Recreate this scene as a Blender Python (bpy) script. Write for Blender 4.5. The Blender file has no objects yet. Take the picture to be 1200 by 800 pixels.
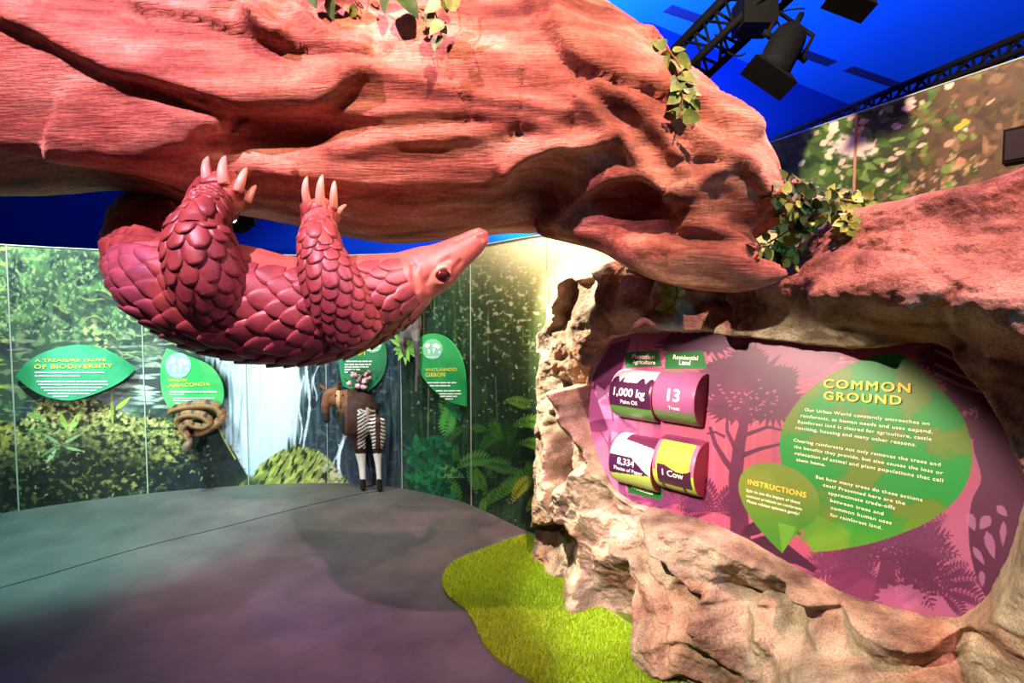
import bpy, bmesh, math, random
import numpy as np
from mathutils import Vector, Matrix, Euler
from mathutils.bvhtree import BVHTree

SC = bpy.context.scene
COL = SC.collection
R = math.radians
def lin(c):
    c = np.asarray(c, float) / 255.0
    return np.where(c <= 0.04045, c / 12.92, ((c + 0.055) / 1.055) ** 2.4)
def L4(r, g, b): return (*[float(v) for v in lin((r, g, b))], 1.0)

# ---------------------------------------------------------------- camera
F, PITCH, EYE = 600.0, R(-2.8), 1.6
cam_d = bpy.data.cameras.new('camera'); cam_d.lens = 18.0; cam_d.sensor_width = 36.0; cam_d.clip_start = 0.05
cam = bpy.data.objects.new('camera', cam_d); COL.objects.link(cam)
cam.location = (0, 0, EYE); cam.rotation_euler = (R(90) + PITCH, 0, 0)
SC.camera = cam
CP, SP = math.cos(PITCH), math.sin(PITCH)
CAMP = np.array([0, 0, EYE])
def ray(px, py):
    x = (px - 600) / F; u = (400 - py) / F
    return np.array([x, CP - SP * u, SP + CP * u])
def at(px, py, Y):                       # the point of the pixel's sight line at world depth Y
    d = ray(px, py); return CAMP + d * (Y / d[1])
def onz(px, py, z=0.0):
    d = ray(px, py); return CAMP + d * ((z - EYE) / d[2])
def onplane(px, py, p0, n):
    d = ray(px, py); n = np.asarray(n); return CAMP + d * (np.dot(np.asarray(p0) - CAMP, n) / np.dot(d, n))
def proj(P):
    P = np.asarray(P, float); x = P[..., 0]; y = P[..., 1]; z = P[..., 2] - EYE
    dep = y * CP + z * SP; up = -y * SP + z * CP
    dep = np.maximum(dep, 1e-3)
    return 600 + F * x / dep, 400 - F * up / dep

# ---------------------------------------------------------------- view, world, lights
SC.view_settings.view_transform = 'Standard'; SC.view_settings.look = 'None'
SC.view_settings.gamma = 1.0; SC.view_settings.exposure = 0.0; SC.view_settings.use_curve_mapping = False
W = bpy.data.worlds.new('hall_ambient'); SC.world = W; W.use_nodes = True
W.node_tree.nodes['Background'].inputs[0].default_value = (0.35, 0.3, 0.5, 1)
W.node_tree.nodes['Background'].inputs[1].default_value = 0.035
def spot(name, loc, tgt, col, watts, cone=60, blend=0.4, rad=0.05):
    l = bpy.data.lights.new(name, 'SPOT'); l.color = col; l.energy = watts
    l.spot_size = R(cone); l.spot_blend = blend; l.shadow_soft_size = rad
    o = bpy.data.objects.new(name, l); COL.objects.link(o); o.location = loc
    o.rotation_euler = (Vector(tgt) - Vector(loc)).to_track_quat('-Z', 'Y').to_euler()
    return o
spot('pink_stage_light', (-2.0, -0.1, 4.4), (-1.3, 2.0, 2.75), (1, .46, .62), 1380, 54, .35, .03)
spot('salmon_stage_light', (0.5, -0.35, 4.3), (0.1, 2.0, 2.9), (1, .55, .43), 1130, 48, .5, .03)
spot('red_stage_light', (2.15, 1.75, 4.2), (1.4, 1.7, 1.8), (1, .42, .42), 600, 74, .5, .04)
spot('red_stage_light', (1.3, 0.0, 4.9), (1.75, 1.75, 2.05), (1, .40, .40), 1300, 34, .4, .04)
spot('rim_stage_light', (-1.0, 3.15, 2.9), (0.4, 2.95, 1.4), (1, .88, .70), 1300, 50, .4, .02)
spot('ledge_stage_light', (-1.2, 0.7, 2.72), (0.9, 2.05, 0.66), (1, .86, .68), 950, 35, .3, .03)
spot('mural_wash_light', (-3.4, 2.9, 3.6), (-3.3, 4.5, 0.9), (.86, 1, .95), 640, 76, .6, .1)
spot('mural_wash_light', (-1.7, 3.3, 3.7), (-1.8, 4.8, 0.9), (.88, 1, 1), 310, 78, .6, .1)
spot('mural_wash_light', (0.0, 3.1, 3.5), (0.1, 3.9, 1.4), (1, .9, .66), 280, 100, .6, .1)
spot('mural_fill_light', (-3.2, -0.3, 1.5), (-2.3, 4.6, 0.85), (.92, 1, .95), 380, 44, .4, .08)  # added fill lamp, evens out the dim lower part of the mural
spot('teal_floor_light', (-3.4, 3.55, 3.5), (-3.1, 3.9, 0), (.36, .95, .86), 900, 46, .6, .1)
spot('violet_floor_light', (0.4, -0.3, 3.3), (-0.45, 1.95, 0), (.74, .36, .72), 520, 54, .9, .03)
spot('rust_floor_light', (-2.6, 0.6, 3.4), (-1.5, 2.6, 0), (1, .38, .28), 120, 20, .2, .02)
spot('blue_floor_light', (-1.9, 0.7, 3.4), (-1.0, 2.95, 0), (.12, .2, 1), 260, 14, .3, .02)
spot('pillar_stage_light', (-0.6, 0.6, 2.4), (0.25, 2.55, 0.1), (1, .88, .70), 90, 32, .4, .02)  # added fill lamp, lifts the turf and the pillar's foot
spot('teal_fill_light', (2.3, -0.6, 2.5), (0.9, 2.3, 1.4), (.05, .55, .9), 80, 50, .6, .1)
spot('mural_side_light', (0.9, 1.9, 3.9), (2.05, 4.1, 2.4), (1, .80, .6), 480, 112, .6, .06)
spot('blue_hall_light', (-0.4, 5.2, 3.2), (3.6, 9.8, 5.2), (.25, .45, 1), 3200, 112, .6, .2)
spot('blue_hall_light', (-1.5, 5.6, 2.2), (-3.5, 7.0, 3.5), (.25, .5, 1), 22, 150, .6, .2)

# ---------------------------------------------------------------- numeric helpers
class Perlin:
    def __init__(s, seed):
        r = np.random.RandomState(seed); s.p = np.tile(r.permutation(256), 3)
        g = r.normal(size=(256, 3)); s.g = g / np.linalg.norm(g, axis=1)[:, None]
    def __call__(s, x, y, z=0.0):
        x, y, z = np.broadcast_arrays(np.asarray(x, float), np.asarray(y, float), np.asarray(z, float))
        xi, yi, zi = np.floor(x).astype(int), np.floor(y).astype(int), np.floor(z).astype(int)
        fx, fy, fz = x - xi, y - yi, z - zi
        xi &= 255; yi &= 255; zi &= 255
        f = lambda t: t * t * t * (t * (t * 6 - 15) + 10)
        u, v, w = f(fx), f(fy), f(fz)
        def gr(a, b, c):
            h = s.p[s.p[s.p[(xi + a) & 255] + ((yi + b) & 255)] + ((zi + c) & 255)]
            g = s.g[h]; return g[..., 0] * (fx - a) + g[..., 1] * (fy - b) + g[..., 2] * (fz - c)
        l = lambda a, b, t: a + (b - a) * t
        return 1.6 * l(l(l(gr(0,0,0), gr(1,0,0), u), l(gr(0,1,0), gr(1,1,0), u), v),
                 l(l(gr(0,0,1), gr(1,0,1), u), l(gr(0,1,1), gr(1,1,1), u), v), w)
def fbm(N, x, y, z=0.0, o=4, gain=.5):
    s = 0; a = 1
    for i in range(o):
        s = s + a * N(x * 2**i + 7.3*i, y * 2**i + 3.1*i, z * 2**i); a *= gain
    return s
def sstep(a, b, x):
    t = np.clip((x - a) / (b - a), 0, 1); return t * t * (3 - 2 * t)
def seg_dist(P, poly):                   # distance and side to a polyline, 2-D
    best = np.full(P.shape[0], 1e9); side = np.zeros(P.shape[0]); tt = np.zeros(P.shape[0])
    poly = np.asarray(poly, float); n = len(poly) - 1
    for i in range(n):
        a, b = poly[i], poly[i+1]; ab = b - a; ap = P - a
        t = np.clip((ap @ ab) / max(ab @ ab, 1e-12), 0, 1)
        q = ap - t[:, None] * ab; d = np.hypot(q[:, 0], q[:, 1])
        m = d < best
        best = np.where(m, d, best); tt = np.where(m, (i + t) / n, tt)
        side = np.where(m, np.sign(ab[0] * ap[:, 1] - ab[1] * ap[:, 0]), side)
    return best, side, tt
def inside(P, poly):
    x, y = P[:, 0], P[:, 1]; poly = np.asarray(poly, float); c = np.zeros(len(P), bool)
    j = len(poly) - 1
    for i in range(len(poly)):
        xi, yi = poly[i]; xj, yj = poly[j]
        if yi != yj:
            c ^= ((yi > y) != (yj > y)) & (x < (xj - xi) * (y - yi) / (yj - yi) + xi)
        j = i
    return c
def sdist(P, poly):
    d, _, _ = seg_dist(P, list(poly) + [poly[0]])
    return np.where(inside(P, poly), -d, d)
def smooth_poly(pts, n=6, closed=True):
    pts = np.asarray(pts, float); m = len(pts); out = []
    rng = range(m) if closed else range(m - 1)
    for i in rng:
        if closed: p0, p1, p2, p3 = pts[i-1], pts[i], pts[(i+1) % m], pts[(i+2) % m]
        else: p0, p1, p2, p3 = pts[max(i-1,0)], pts[i], pts[i+1], pts[min(i+2,m-1)]
        for k in range(n):
            t = k / n
            out.append(.5 * (2*p1 + (p2-p0)*t + (2*p0-5*p1+4*p2-p3)*t*t + (3*p1-p0-3*p2+p3)*t**3))
    if not closed: out.append(pts[-1])
    return np.array(out)
def catmull(keys, n):                    # resample rows (t equally spaced over keys) to n rows
    d = smooth_poly(keys, 24, False); i = np.linspace(0, len(d) - 1, n)
    lo = np.floor(i).astype(int); hi = np.minimum(lo + 1, len(d) - 1); f = (i - lo)[:, None]
    return d[lo] * (1 - f) + d[hi] * f

# ---------------------------------------------------------------- object helpers
def link(name, me, m=None, parent=None):
    o = bpy.data.objects.new(name, me); COL.objects.link(o)
    if m is not None:
        for x in (m if isinstance(m, (list, tuple)) else [m]): me.materials.append(x)
    if parent is not None:
        o.parent = parent; o.matrix_parent_inverse = Matrix.Translation(-Vector(parent.location))
    return o
def mesh(verts, faces, smooth=True, colors=None):
    me = bpy.data.meshes.new('m'); V = np.asarray(verts, np.float32)
    if isinstance(faces, np.ndarray):
        k = faces.shape[1]; n = len(faces)
        me.vertices.add(len(V)); me.vertices.foreach_set('co', V.ravel())
        me.loops.add(n * k); me.loops.foreach_set('vertex_index', faces.astype(np.int32).ravel())
        me.polygons.add(n); me.polygons.foreach_set('loop_start', np.arange(0, n * k, k, dtype=np.int32))
        me.update(calc_edges=True); me.validate()
    else:
        me.from_pydata([tuple(map(float, v)) for v in V], [], faces); me.update()
    me.polygons.foreach_set('use_smooth', np.full(len(me.polygons), smooth, bool))
    if colors is not None:
        a = me.color_attributes.new('paint', 'FLOAT_COLOR', 'POINT')
        c = np.ones((len(V), 4), np.float32); c[:, :3] = colors; a.data.foreach_set('color', c.ravel())
    return me
def grid_faces(nr, nc, wrap=False):
    i, j = np.meshgrid(np.arange(nr - 1), np.arange(nc if wrap else nc - 1), indexing='ij')
    a = i * nc + j; b = i * nc + (j + 1) % nc
    return np.stack([a, b, b + nc, a + nc], -1).reshape(-1, 4)
class MB:                                # collects pieces that end up as ONE mesh
    def __init__(s): s.v = []; s.f = []; s.n = 0
    def add(s, V, Fc):
        V = np.asarray(V, float); s.v.append(V)
        s.f += [tuple(int(i) + s.n for i in f) for f in Fc]; s.n += len(V); return s
    def tube(s, pts, rad, seg=8, caps=True, flat=None):
        pts = np.asarray(pts, float); n = len(pts); rad = np.broadcast_to(np.asarray(rad, float), (n,))
        T = np.gradient(pts, axis=0); T /= np.maximum(np.linalg.norm(T, axis=1)[:, None], 1e-9)
        up = np.array([0, 0, 1.0]) if abs(T[0][2]) < .9 else np.array([0, 1.0, 0])
        V = []; u = np.cross(T[0], up); u /= np.linalg.norm(u)
        for k in range(n):
            u = u - T[k] * (u @ T[k]); u /= np.linalg.norm(u); w = np.cross(T[k], u)
            for q in range(seg):
                a = 2 * math.pi * q / seg; V.append(pts[k] + rad[k] * (math.cos(a) * u + math.sin(a) * w))
        Fc = grid_faces(n, seg, True).tolist()
        if caps: Fc += [tuple(range(seg))[::-1], tuple((n-1)*seg + q for q in range(seg))]
        return s.add(V, Fc)
    def bar(s, a, b, r, seg=8): return s.tube([a, b], r, seg)
    def box(s, c, size, M=None):
        x, y, z = [v / 2 for v in size]
        V = np.array([(i*x, j*y, k*z) for k in (-1, 1) for j in (-1, 1) for i in (-1, 1)], float)
        if M is not None: V = V @ np.array(M).T
        return s.add(V + np.asarray(c), [(0,2,3,1),(4,5,7,6),(0,1,5,4),(2,6,7,3),(1,3,7,5),(0,4,6,2)])
    def prism(s, ring, back):            # closed outline extruded by the vector back
        ring = np.asarray(ring, float); n = len(ring)
        Fc = [tuple(range(n)), tuple(range(2*n-1, n-1, -1))] + [(i, i+n, (i+1) % n + n, (i+1) % n) for i in range(n)]
        return s.add(np.vstack([ring, ring + np.asarray(back)]), Fc)
    def build(s, name, m, parent=None, smooth=True):
        return link(name, mesh(np.vstack(s.v), s.f, smooth), m, parent)
def empty(name, loc):
    o = bpy.data.objects.new(name, None); COL.objects.link(o); o.location = tuple(map(float, loc)); o.empty_display_size = .1
    bpy.context.view_layer.update(); return o
def tag(o, label=None, cat=None, group=None, kind=None):
    if label: o['label'] = label
    if cat: o['category'] = cat
    if group: o['group'] = group
    if kind: o['kind'] = kind
    return o
def struct(o): o['kind'] = 'structure'; return o
def remeshed(mb, vox, smooth_it=4):      # one continuous skin over overlapping closed pieces
    me = mesh(np.vstack(mb.v), mb.f); o = bpy.data.objects.new('tmp', me); COL.objects.link(o)
    r = o.modifiers.new('r', 'REMESH'); r.mode = 'VOXEL'; r.voxel_size = vox; r.use_smooth_shade = True
    s = o.modifiers.new('s', 'SMOOTH'); s.factor = .5; s.iterations = smooth_it
    bpy.context.view_layer.update()
    me2 = bpy.data.meshes.new_from_object(o.evaluated_get(bpy.context.evaluated_depsgraph_get()))
    bpy.data.objects.remove(o)
    me2.polygons.foreach_set('use_smooth', np.ones(len(me2.polygons), bool))
    return me2
def coords(me):
    a = np.empty(len(me.vertices) * 3, np.float32); me.vertices.foreach_get('co', a); return a.reshape(-1, 3).astype(float)
def normals(me):
    a = np.empty(len(me.vertices) * 3, np.float32); me.vertices.foreach_get('normal', a); return a.reshape(-1, 3).astype(float)
def setcoords(me, P): me.vertices.foreach_set('co', P.astype(np.float32).ravel()); me.update()
def paintattr(me, c):
    a = me.color_attributes.new('paint', 'FLOAT_COLOR', 'POINT'); k = np.ones((len(me.vertices), 4), np.float32)
    k[:, :3] = c; a.data.foreach_set('color', k.ravel())

# ---------------------------------------------------------------- materials
def mat(name, col=(128,128,128), rough=.7, metal=0.0, emit=None):
    m = bpy.data.materials.new(name); m.use_nodes = True; b = m.node_tree.nodes['Principled BSDF']
    b.inputs['Base Color'].default_value = L4(*col); b.inputs['Roughness'].default_value = rough; b.inputs['Metallic'].default_value = metal
    if emit: b.inputs['Emission Color'].default_value = L4(*emit[0]); b.inputs['Emission Strength'].default_value = emit[1]
    return m
def noisy(name, cols, scale=5, rough=.75, stretch=(1,1,1), bump=0.0, bscale=40, bdist=.01, detail=8, attr=None, attr_mix=1.0, bstretch=None, spec=.5, speck=None):
    m = mat(name, (128,128,128), rough); nt = m.node_tree; N = nt.nodes; Lk = nt.links; b = N['Principled BSDF']
    b.inputs['Specular IOR Level'].default_value = spec
    tc = N.new('ShaderNodeTexCoord'); mp = N.new('ShaderNodeMapping'); mp.inputs['Scale'].default_value = stretch
    Lk.new(tc.outputs['Object'], mp.inputs['Vector'])
    n = N.new('ShaderNodeTexNoise'); n.inputs['Scale'].default_value = scale; n.inputs['Detail'].default_value = detail; n.inputs['Roughness'].default_value = .62
    Lk.new(mp.outputs[0], n.inputs['Vector'])
    r = N.new('ShaderNodeValToRGB'); e = r.color_ramp.elements
    k = len(cols)
    while len(e) < k: e.new(.5)
    for i, c in enumerate(cols):
        e[i].position = .28 + .44 * i / max(k - 1, 1); e[i].color = L4(*c)
    Lk.new(n.outputs['Fac'], r.inputs[0]); out = r.outputs[0]
    if attr:
        a = N.new('ShaderNodeAttribute'); a.attribute_name = attr
        mx = N.new('ShaderNodeMix'); mx.data_type = 'RGBA'; mx.blend_type = 'MULTIPLY'; mx.inputs[0].default_value = attr_mix
        Lk.new(out, mx.inputs[6]); Lk.new(a.outputs['Color'], mx.inputs[7]); out = mx.outputs[2]
    if speck:
        n3 = N.new('ShaderNodeTexNoise'); n3.inputs['Scale'].default_value = speck[0]; n3.inputs['Detail'].default_value = 2
        Lk.new(tc.outputs['Object'], n3.inputs['Vector'])
        r3 = N.new('ShaderNodeMapRange'); r3.inputs[1].default_value = .35; r3.inputs[2].default_value = .65; r3.inputs[3].default_value = speck[1]; r3.inputs[4].default_value = speck[2]
        Lk.new(n3.outputs['Fac'], r3.inputs[0])
        m3 = N.new('ShaderNodeMix'); m3.data_type = 'RGBA'; m3.blend_type = 'MULTIPLY'; m3.inputs[0].default_value = 1
        Lk.new(out, m3.inputs[6]); Lk.new(r3.outputs[0], m3.inputs[7]); out = m3.outputs[2]
    Lk.new(out, b.inputs['Base Color'])
    if bump:
        mp2 = N.new('ShaderNodeMapping'); mp2.inputs['Scale'].default_value = bstretch or stretch
        Lk.new(tc.outputs['Object'], mp2.inputs['Vector'])
        n2 = N.new('ShaderNodeTexNoise'); n2.inputs['Scale'].default_value = bscale; n2.inputs['Detail'].default_value = 6; n2.inputs['Roughness'].default_value = .65
        Lk.new(mp2.outputs[0], n2.inputs['Vector'])
        bp = N.new('ShaderNodeBump'); bp.inputs['Strength'].default_value = bump; bp.inputs['Distance'].default_value = bdist
        Lk.new(n2.outputs['Fac'], bp.inputs['Height']); Lk.new(bp.outputs[0], b.inputs['Normal'])
    return m
def painted(name, rough=.6, spec=.3):
    m = mat(name, rough=rough); nt = m.node_tree; a = nt.nodes.new('ShaderNodeAttribute'); a.attribute_name = 'paint'
    nt.nodes['Principled BSDF'].inputs['Specular IOR Level'].default_value = spec
    nt.links.new(a.outputs['Color'], nt.nodes['Principled BSDF'].inputs['Base Color']); return m

M = {}
M['floor'] = noisy('floor_vinyl', [(64,61,59),(79,75,72),(92,88,84)], 3, .62, bump=.15, bscale=260, bdist=.004, speck=(220,.72,1.15))
M['turf'] = noisy('artificial_turf', [(104,138,8),(140,172,10),(168,196,22)], 9, .8)
M['turf_base'] = noisy('turf_backing', [(70,92,8),(100,126,12)], 30, .9)
M['rock'] = noisy('moulded_rock', [(84,70,60),(148,128,108),(192,174,148),(214,202,178)], 4.5, .88, bump=.9, bscale=70, bdist=.012, attr='paint', spec=.2, speck=(140,.72,1.1))
M['wood'] = noisy('carved_wood', [(96,52,42),(164,100,82),(208,148,122),(240,200,172)], 3.2, .72, stretch=(.55,2.2,2.6), bump=.55, bscale=9, bdist=.02, bstretch=(1.2,7,12), attr='paint', spec=.3, speck=(60,.8,1.1))
M['blue_wall'] = noisy('blue_wall_paint', [(10,80,225),(14,86,235)], .5, .9, spec=.1)
M['blue_ceiling'] = noisy('blue_ceiling_paint', [(14,100,245),(18,106,250)], .5, .9, spec=.1)
M['vent'] = mat('vent_slot', (6,20,90), .8)
M['trim'] = mat('panel_joint', (170,180,165), .5)
M['black'] = noisy('black_powder_coat', [(5,5,6),(9,9,10)], 20, .8, spec=.15)
M['mural'] = painted('printed_mural', .55, .2)
M['paint'] = painted('painted_relief', .6, .3)
M['white'] = mat('white_print', (236,240,230), .6)
M['yellow'] = mat('yellow_print', (240,222,60), .6)
M['amber'] = mat('amber_print', (250,190,60), .55)
M['cream'] = mat('cream_print', (244,238,206), .6)
M['globe'] = mat('pale_green_print', (150,216,176), .6)
# ---------------------------------------------------------------- painting printed graphics (pixel canvas -> colours stored on the print's own vertices)
class Canvas:
    def __init__(s, x0, y0, x1, y1, sc, col):
        s.x0, s.y0, s.sc = x0, y0, sc
        s.w, s.h = int((x1-x0)*sc), int((y1-y0)*sc)
        s.a = np.empty((s.h, s.w, 3)); s.a[:] = np.array(col) / 255.
        yy, xx = np.mgrid[0:s.h, 0:s.w]; s.X = x0 + (xx + .5) / sc; s.Y = y0 + (yy + .5) / sc
    def poly(s, pts, col, al=1.0):
        pts = np.asarray(pts, float)
        lo = ((pts.min(0) - (s.x0, s.y0)) * s.sc).astype(int) - 1; hi = ((pts.max(0) - (s.x0, s.y0)) * s.sc).astype(int) + 2
        a, b = max(lo[0], 0), min(hi[0], s.w); c, d = max(lo[1], 0), min(hi[1], s.h)
        if a >= b or c >= d: return
        P = np.stack([s.X[c:d, a:b].ravel(), s.Y[c:d, a:b].ravel()], 1)
        m = inside(P, pts).reshape(d - c, b - a)
        al_ = al if np.isscalar(al) else al[c:d, a:b][m][:, None]
        cc = np.array(col) / 255. if not isinstance(col, np.ndarray) or col.ndim == 1 else col[c:d, a:b][m]
        s.a[c:d, a:b][m] = s.a[c:d, a:b][m] * (1 - al_) + cc * al_
    def mix(s, mask, col): s.a += mask[..., None] * (np.asarray(col, float) / 255. - s.a)
    def leaf(s, x, y, ang, ln, wd, col, al=1.0, bend=0.0):
        t = np.array([0, .2, .45, .75, 1]); w = np.array([0, .8, 1, .6, 0]) * wd
        ca, sa = math.cos(ang), math.sin(ang)
        bx, by = t * ln, bend * ln * t * t
        U = np.concatenate([np.stack([bx, by + w], 1), np.stack([bx, by - w], 1)[::-1][1:-1]])
        s.poly(np.stack([x + U[:, 0]*ca - U[:, 1]*sa, y + U[:, 0]*sa + U[:, 1]*ca], 1), col, al)
    def stroke(s, pts, w, col, al=1.0):
        pts = np.asarray(pts, float); T = np.gradient(pts, axis=0); T /= np.maximum(np.linalg.norm(T, axis=1)[:, None], 1e-6)
        n = np.stack([-T[:, 1], T[:, 0]], 1); w = np.broadcast_to(np.asarray(w, float), (len(pts),))[:, None] / 2
        s.poly(np.vstack([pts + n*w, (pts - n*w)[::-1]]), col, al)
    def fern(s, x, y, ang, ln, col, al=1.0, n=11, bend=.5, wd=.28):
        p = np.array([x, y], float); st = ln / n; a = ang; pts = [p.copy()]
        for i in range(n):
            a += bend / n; p = p + st * np.array([math.cos(a), math.sin(a)]); pts.append(p.copy())
            l = ln * wd * math.sin(math.pi * min(1, (i + 1.6) / (n + 1.2)))
            for sg in (-1, 1): s.leaf(p[0], p[1], a + sg * 1.15, l, l * .16, col, al, -.2 * sg)
        s.stroke(pts, max(.5, ln * .015), col, al)
    def spiky(s, x, y, rx, ry, col, rng, al=1.0, n=26, spike=.35):
        pts = []
        for i in range(n):
            for k, rr in ((0, 1 - spike * rng.random() * .4), (.5, 1 + spike * rng.random())):
                a = 2 * math.pi * (i + k) / n; pts.append((x + rx * rr * math.cos(a), y + ry * rr * math.sin(a)))
        s.poly(pts, col, al)
    def sample(s, px, py):
        fx = np.clip((px - s.x0) * s.sc - .5, 0, s.w - 1.001); fy = np.clip((py - s.y0) * s.sc - .5, 0, s.h - 1.001)
        i, j = fx.astype(int), fy.astype(int); u, v = (fx - i)[..., None], (fy - j)[..., None]
        A = s.a; c = A[j, i]*(1-u)*(1-v) + A[j, i+1]*u*(1-v) + A[j+1, i]*(1-u)*v + A[j+1, i+1]*u*v
        return lin(np.clip(c, 0, 1) * 255)
def blob(c, x, y, rx, ry, k=1.0): return np.clip(np.exp(-(((c.X-x)/rx)**2 + ((c.Y-y)/ry)**2) * k), 0, 1)

# ---------------------------------------------------------------- setting: floor, ceiling, walls
def quad_wall(name, a, b, z0, z1, m, th=.1, side=1):
    a = np.array([*a, 0.]); b = np.array([*b, 0.]); t = (b - a) / np.linalg.norm(b - a); n = np.array([-t[1], t[0], 0]) * th * side
    mb = MB(); mb.prism([a + (0,0,z0), b + (0,0,z0), b + (0,0,z1), a + (0,0,z1)], n)
    return struct(mb.build(name, m, smooth=False))
fl = MB(); fl.box((2, 4.5, -.05), (18, 16, .1)); struct(fl.build('floor', M['floor'], smooth=False))
ce = MB(); ce.box((3, 6.5, 5.55), (22, 18, .1)); struct(ce.build('ceiling', M['blue_ceiling'], smooth=False))
quad_wall('wall_back', (1.83, 7.0), (11, 12.5), 0, 5.5, M['blue_wall'])
quad_wall('wall_left_return', (-7.0, 7.0), (1.83, 7.0), 0, 5.5, M['blue_wall'])
WP = [(-6.6,2.0),(-5.9,2.75),(-5.1,3.42),(-4.12,4.12),(-3.67,4.4),(-3.09,4.64),(-2.4,4.81),(-1.62,4.85),(-1.10,4.73),(-.6,4.47),(-.28,4.21),(.124,3.74),(.42,3.56),(.8,3.46),(1.3,3.42),(1.8,3.5)]
WC = smooth_poly(WP, 24, False)
for _ in range(20): WC[1:-1] = .5*WC[1:-1] + .25*(WC[:-2] + WC[2:])
WH = 2.17
cl = np.concatenate([[0], np.cumsum(np.linalg.norm(np.diff(WC, axis=0), axis=1))])
def wall_xy(s): return np.stack([np.interp(s, cl, WC[:, 0]), np.interp(s, cl, WC[:, 1])], -1)
def wall_s(px):                           # arc length where the sight line of a pixel column meets the curved wall
    x, _ = proj(np.stack([WC[:, 0], WC[:, 1], np.full(len(WC), 1.2)], 1)); return float(np.interp(px, x, cl))
def wall_frame(px, py, off):              # point, tangent and inward normal on the mural, off metres in front of it
    s = wall_s(px); p = wall_xy(s); t = wall_xy(s + .05) - wall_xy(s - .05); t = t / np.linalg.norm(t)
    n = np.array([t[1], -t[0], 0.]); t = np.array([t[0], t[1], 0.])
    P = onplane(px, py, np.array([*p, 0.]), n) + n * off
    return P, t, n
# the wall's own body behind the print
nb = 160; sb = np.linspace(0, cl[-1], nb); xy = wall_xy(sb); tg = np.gradient(xy, axis=0); tg /= np.linalg.norm(tg, axis=1)[:, None]
nn = np.stack([-tg[:, 1], tg[:, 0]], 1)
V = np.concatenate([np.column_stack([xy + nn*.004, np.zeros(nb)]), np.column_stack([xy + nn*.004, np.full(nb, WH)]), np.column_stack([xy + nn*.08, np.full(nb, WH)]), np.column_stack([xy + nn*.08, np.zeros(nb)])])
Fw = [(k*nb+i, k*nb+i+1, ((k+1)%4)*nb+i+1, ((k+1)%4)*nb+i) for k in range(4) for i in range(nb-1)] + [(0,nb,2*nb,3*nb),(nb-1,4*nb-1,3*nb-1,2*nb-1)]
struct(link('wall_curved', mesh(V, Fw, False), mat('wall_substrate', (120,130,120), .8)))

# the jungle print on the curved wall
C = Canvas(-40, 262, 760, 640, 2.2, (22, 42, 34)); rng = random.Random(5)
N1, N2, N3 = Perlin(1), Perlin(2), Perlin(3)
X, Y = C.X, C.Y
big = fbm(N1, X/55, Y/45, 0, 4); fine = fbm(N2, X/9, Y/7, 0, 3); strv = fbm(N3, X/5, Y/60, 0, 4); strh = fbm(N2, X/40, Y/6, 3., 4)
leftz = sstep(250, 170, X + .3*(Y-400))
C.mix(leftz, (62, 84, 70)); C.mix(leftz * np.clip(.5 + big, 0, 1) * sstep(430, 300, Y), (98, 146, 92))
C.mix(leftz * sstep(.1, .45, fbm(N3, X/30, Y/38, 1., 4)) , (44, 58, 60))
C.mix(leftz * sstep(.15, .5, fbm(N1, X/16, Y/14, 5., 4)) * .7, (120, 160, 104))
C.mix(leftz * sstep(.2, .5, strh) * sstep(350, 400, Y) * .8, (150, 150, 128))
C.mix(leftz * sstep(.22, .4, strh) * sstep(15, 0, X), (176, 190, 80))
for i in range(1500):                     # leafy hillside
    x = rng.uniform(-40, 215); y = rng.uniform(284, 395); sh = rng.random()
    c = [(70,110,72),(104,150,92),(142,184,120),(52,76,66),(176,206,140)][int(sh*4.99)]
    C.leaf(x, y, rng.uniform(.2, 2.4), rng.uniform(3, 9), rng.uniform(.8, 2), c, .6)
for q in range(26):                       # lit moss ledges with dark hollows below
    x = rng.uniform(60, 200); y = rng.uniform(335, 430); l = rng.uniform(12, 34)
    p = [(x + l*t, y + 3*math.sin(5*t+q) + l*.25*t) for t in np.linspace(0, 1, 7)]
    C.stroke(np.array(p) + (0, 5), 8 + 3*rng.random(), (40, 54, 54), .6); C.stroke(p, [.4,2,1.4,2.6,1.2,2,.4], (188, 200, 110), .6)
C.mix(sstep(-.2, .3, fine) * (blob(C, 104, 384, 9, 12) + blob(C, 118, 405, 9, 14)).clip(0, 1), (226, 224, 140))
C.mix(sstep(0, .5, strh + .25) * blob(C, 180, 455, 45, 35), (206, 210, 204))     # small cascade between rocks
C.mix(sstep(.05, .3, -strh) * blob(C, 185, 450, 40, 40), (66, 70, 74))
C.mix(blob(C, 130, 472, 22, 12), (112, 108, 118))
# waterfall
wf = [(205,388),(240,400),(262,392),(355,395),(352,425),(360,448),(352,475),(350,505),(338,528),(318,560),(286,574),(276,545),(262,515),(262,480),(268,450),(245,420)]
m = np.zeros_like(X); P = np.stack([X.ravel(), Y.ravel()], 1)
sd = sdist(P, smooth_poly(wf, 5)).reshape(X.shape); m = sstep(7, -7, sd + 10*strv)
C.mix(m, (176, 200, 214)); C.mix(m * sstep(-.3, .6, strv) * .8, (206, 224, 234)); C.mix(m * sstep(.1, .7, -strv) * sstep(318, 270, X), (112, 136, 150))
C.mix(m * blob(C, 325, 470, 35, 90) * .8, (208, 226, 236)); C.mix(m * sstep(495, 570, Y) * .6, (168, 196, 226))
C.mix(m * sstep(.1, .4, fbm(N1, X/7, Y/9, 8., 3)) * sstep(300, 255, X) * sstep(440, 410, Y), (84, 92, 96))
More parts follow.
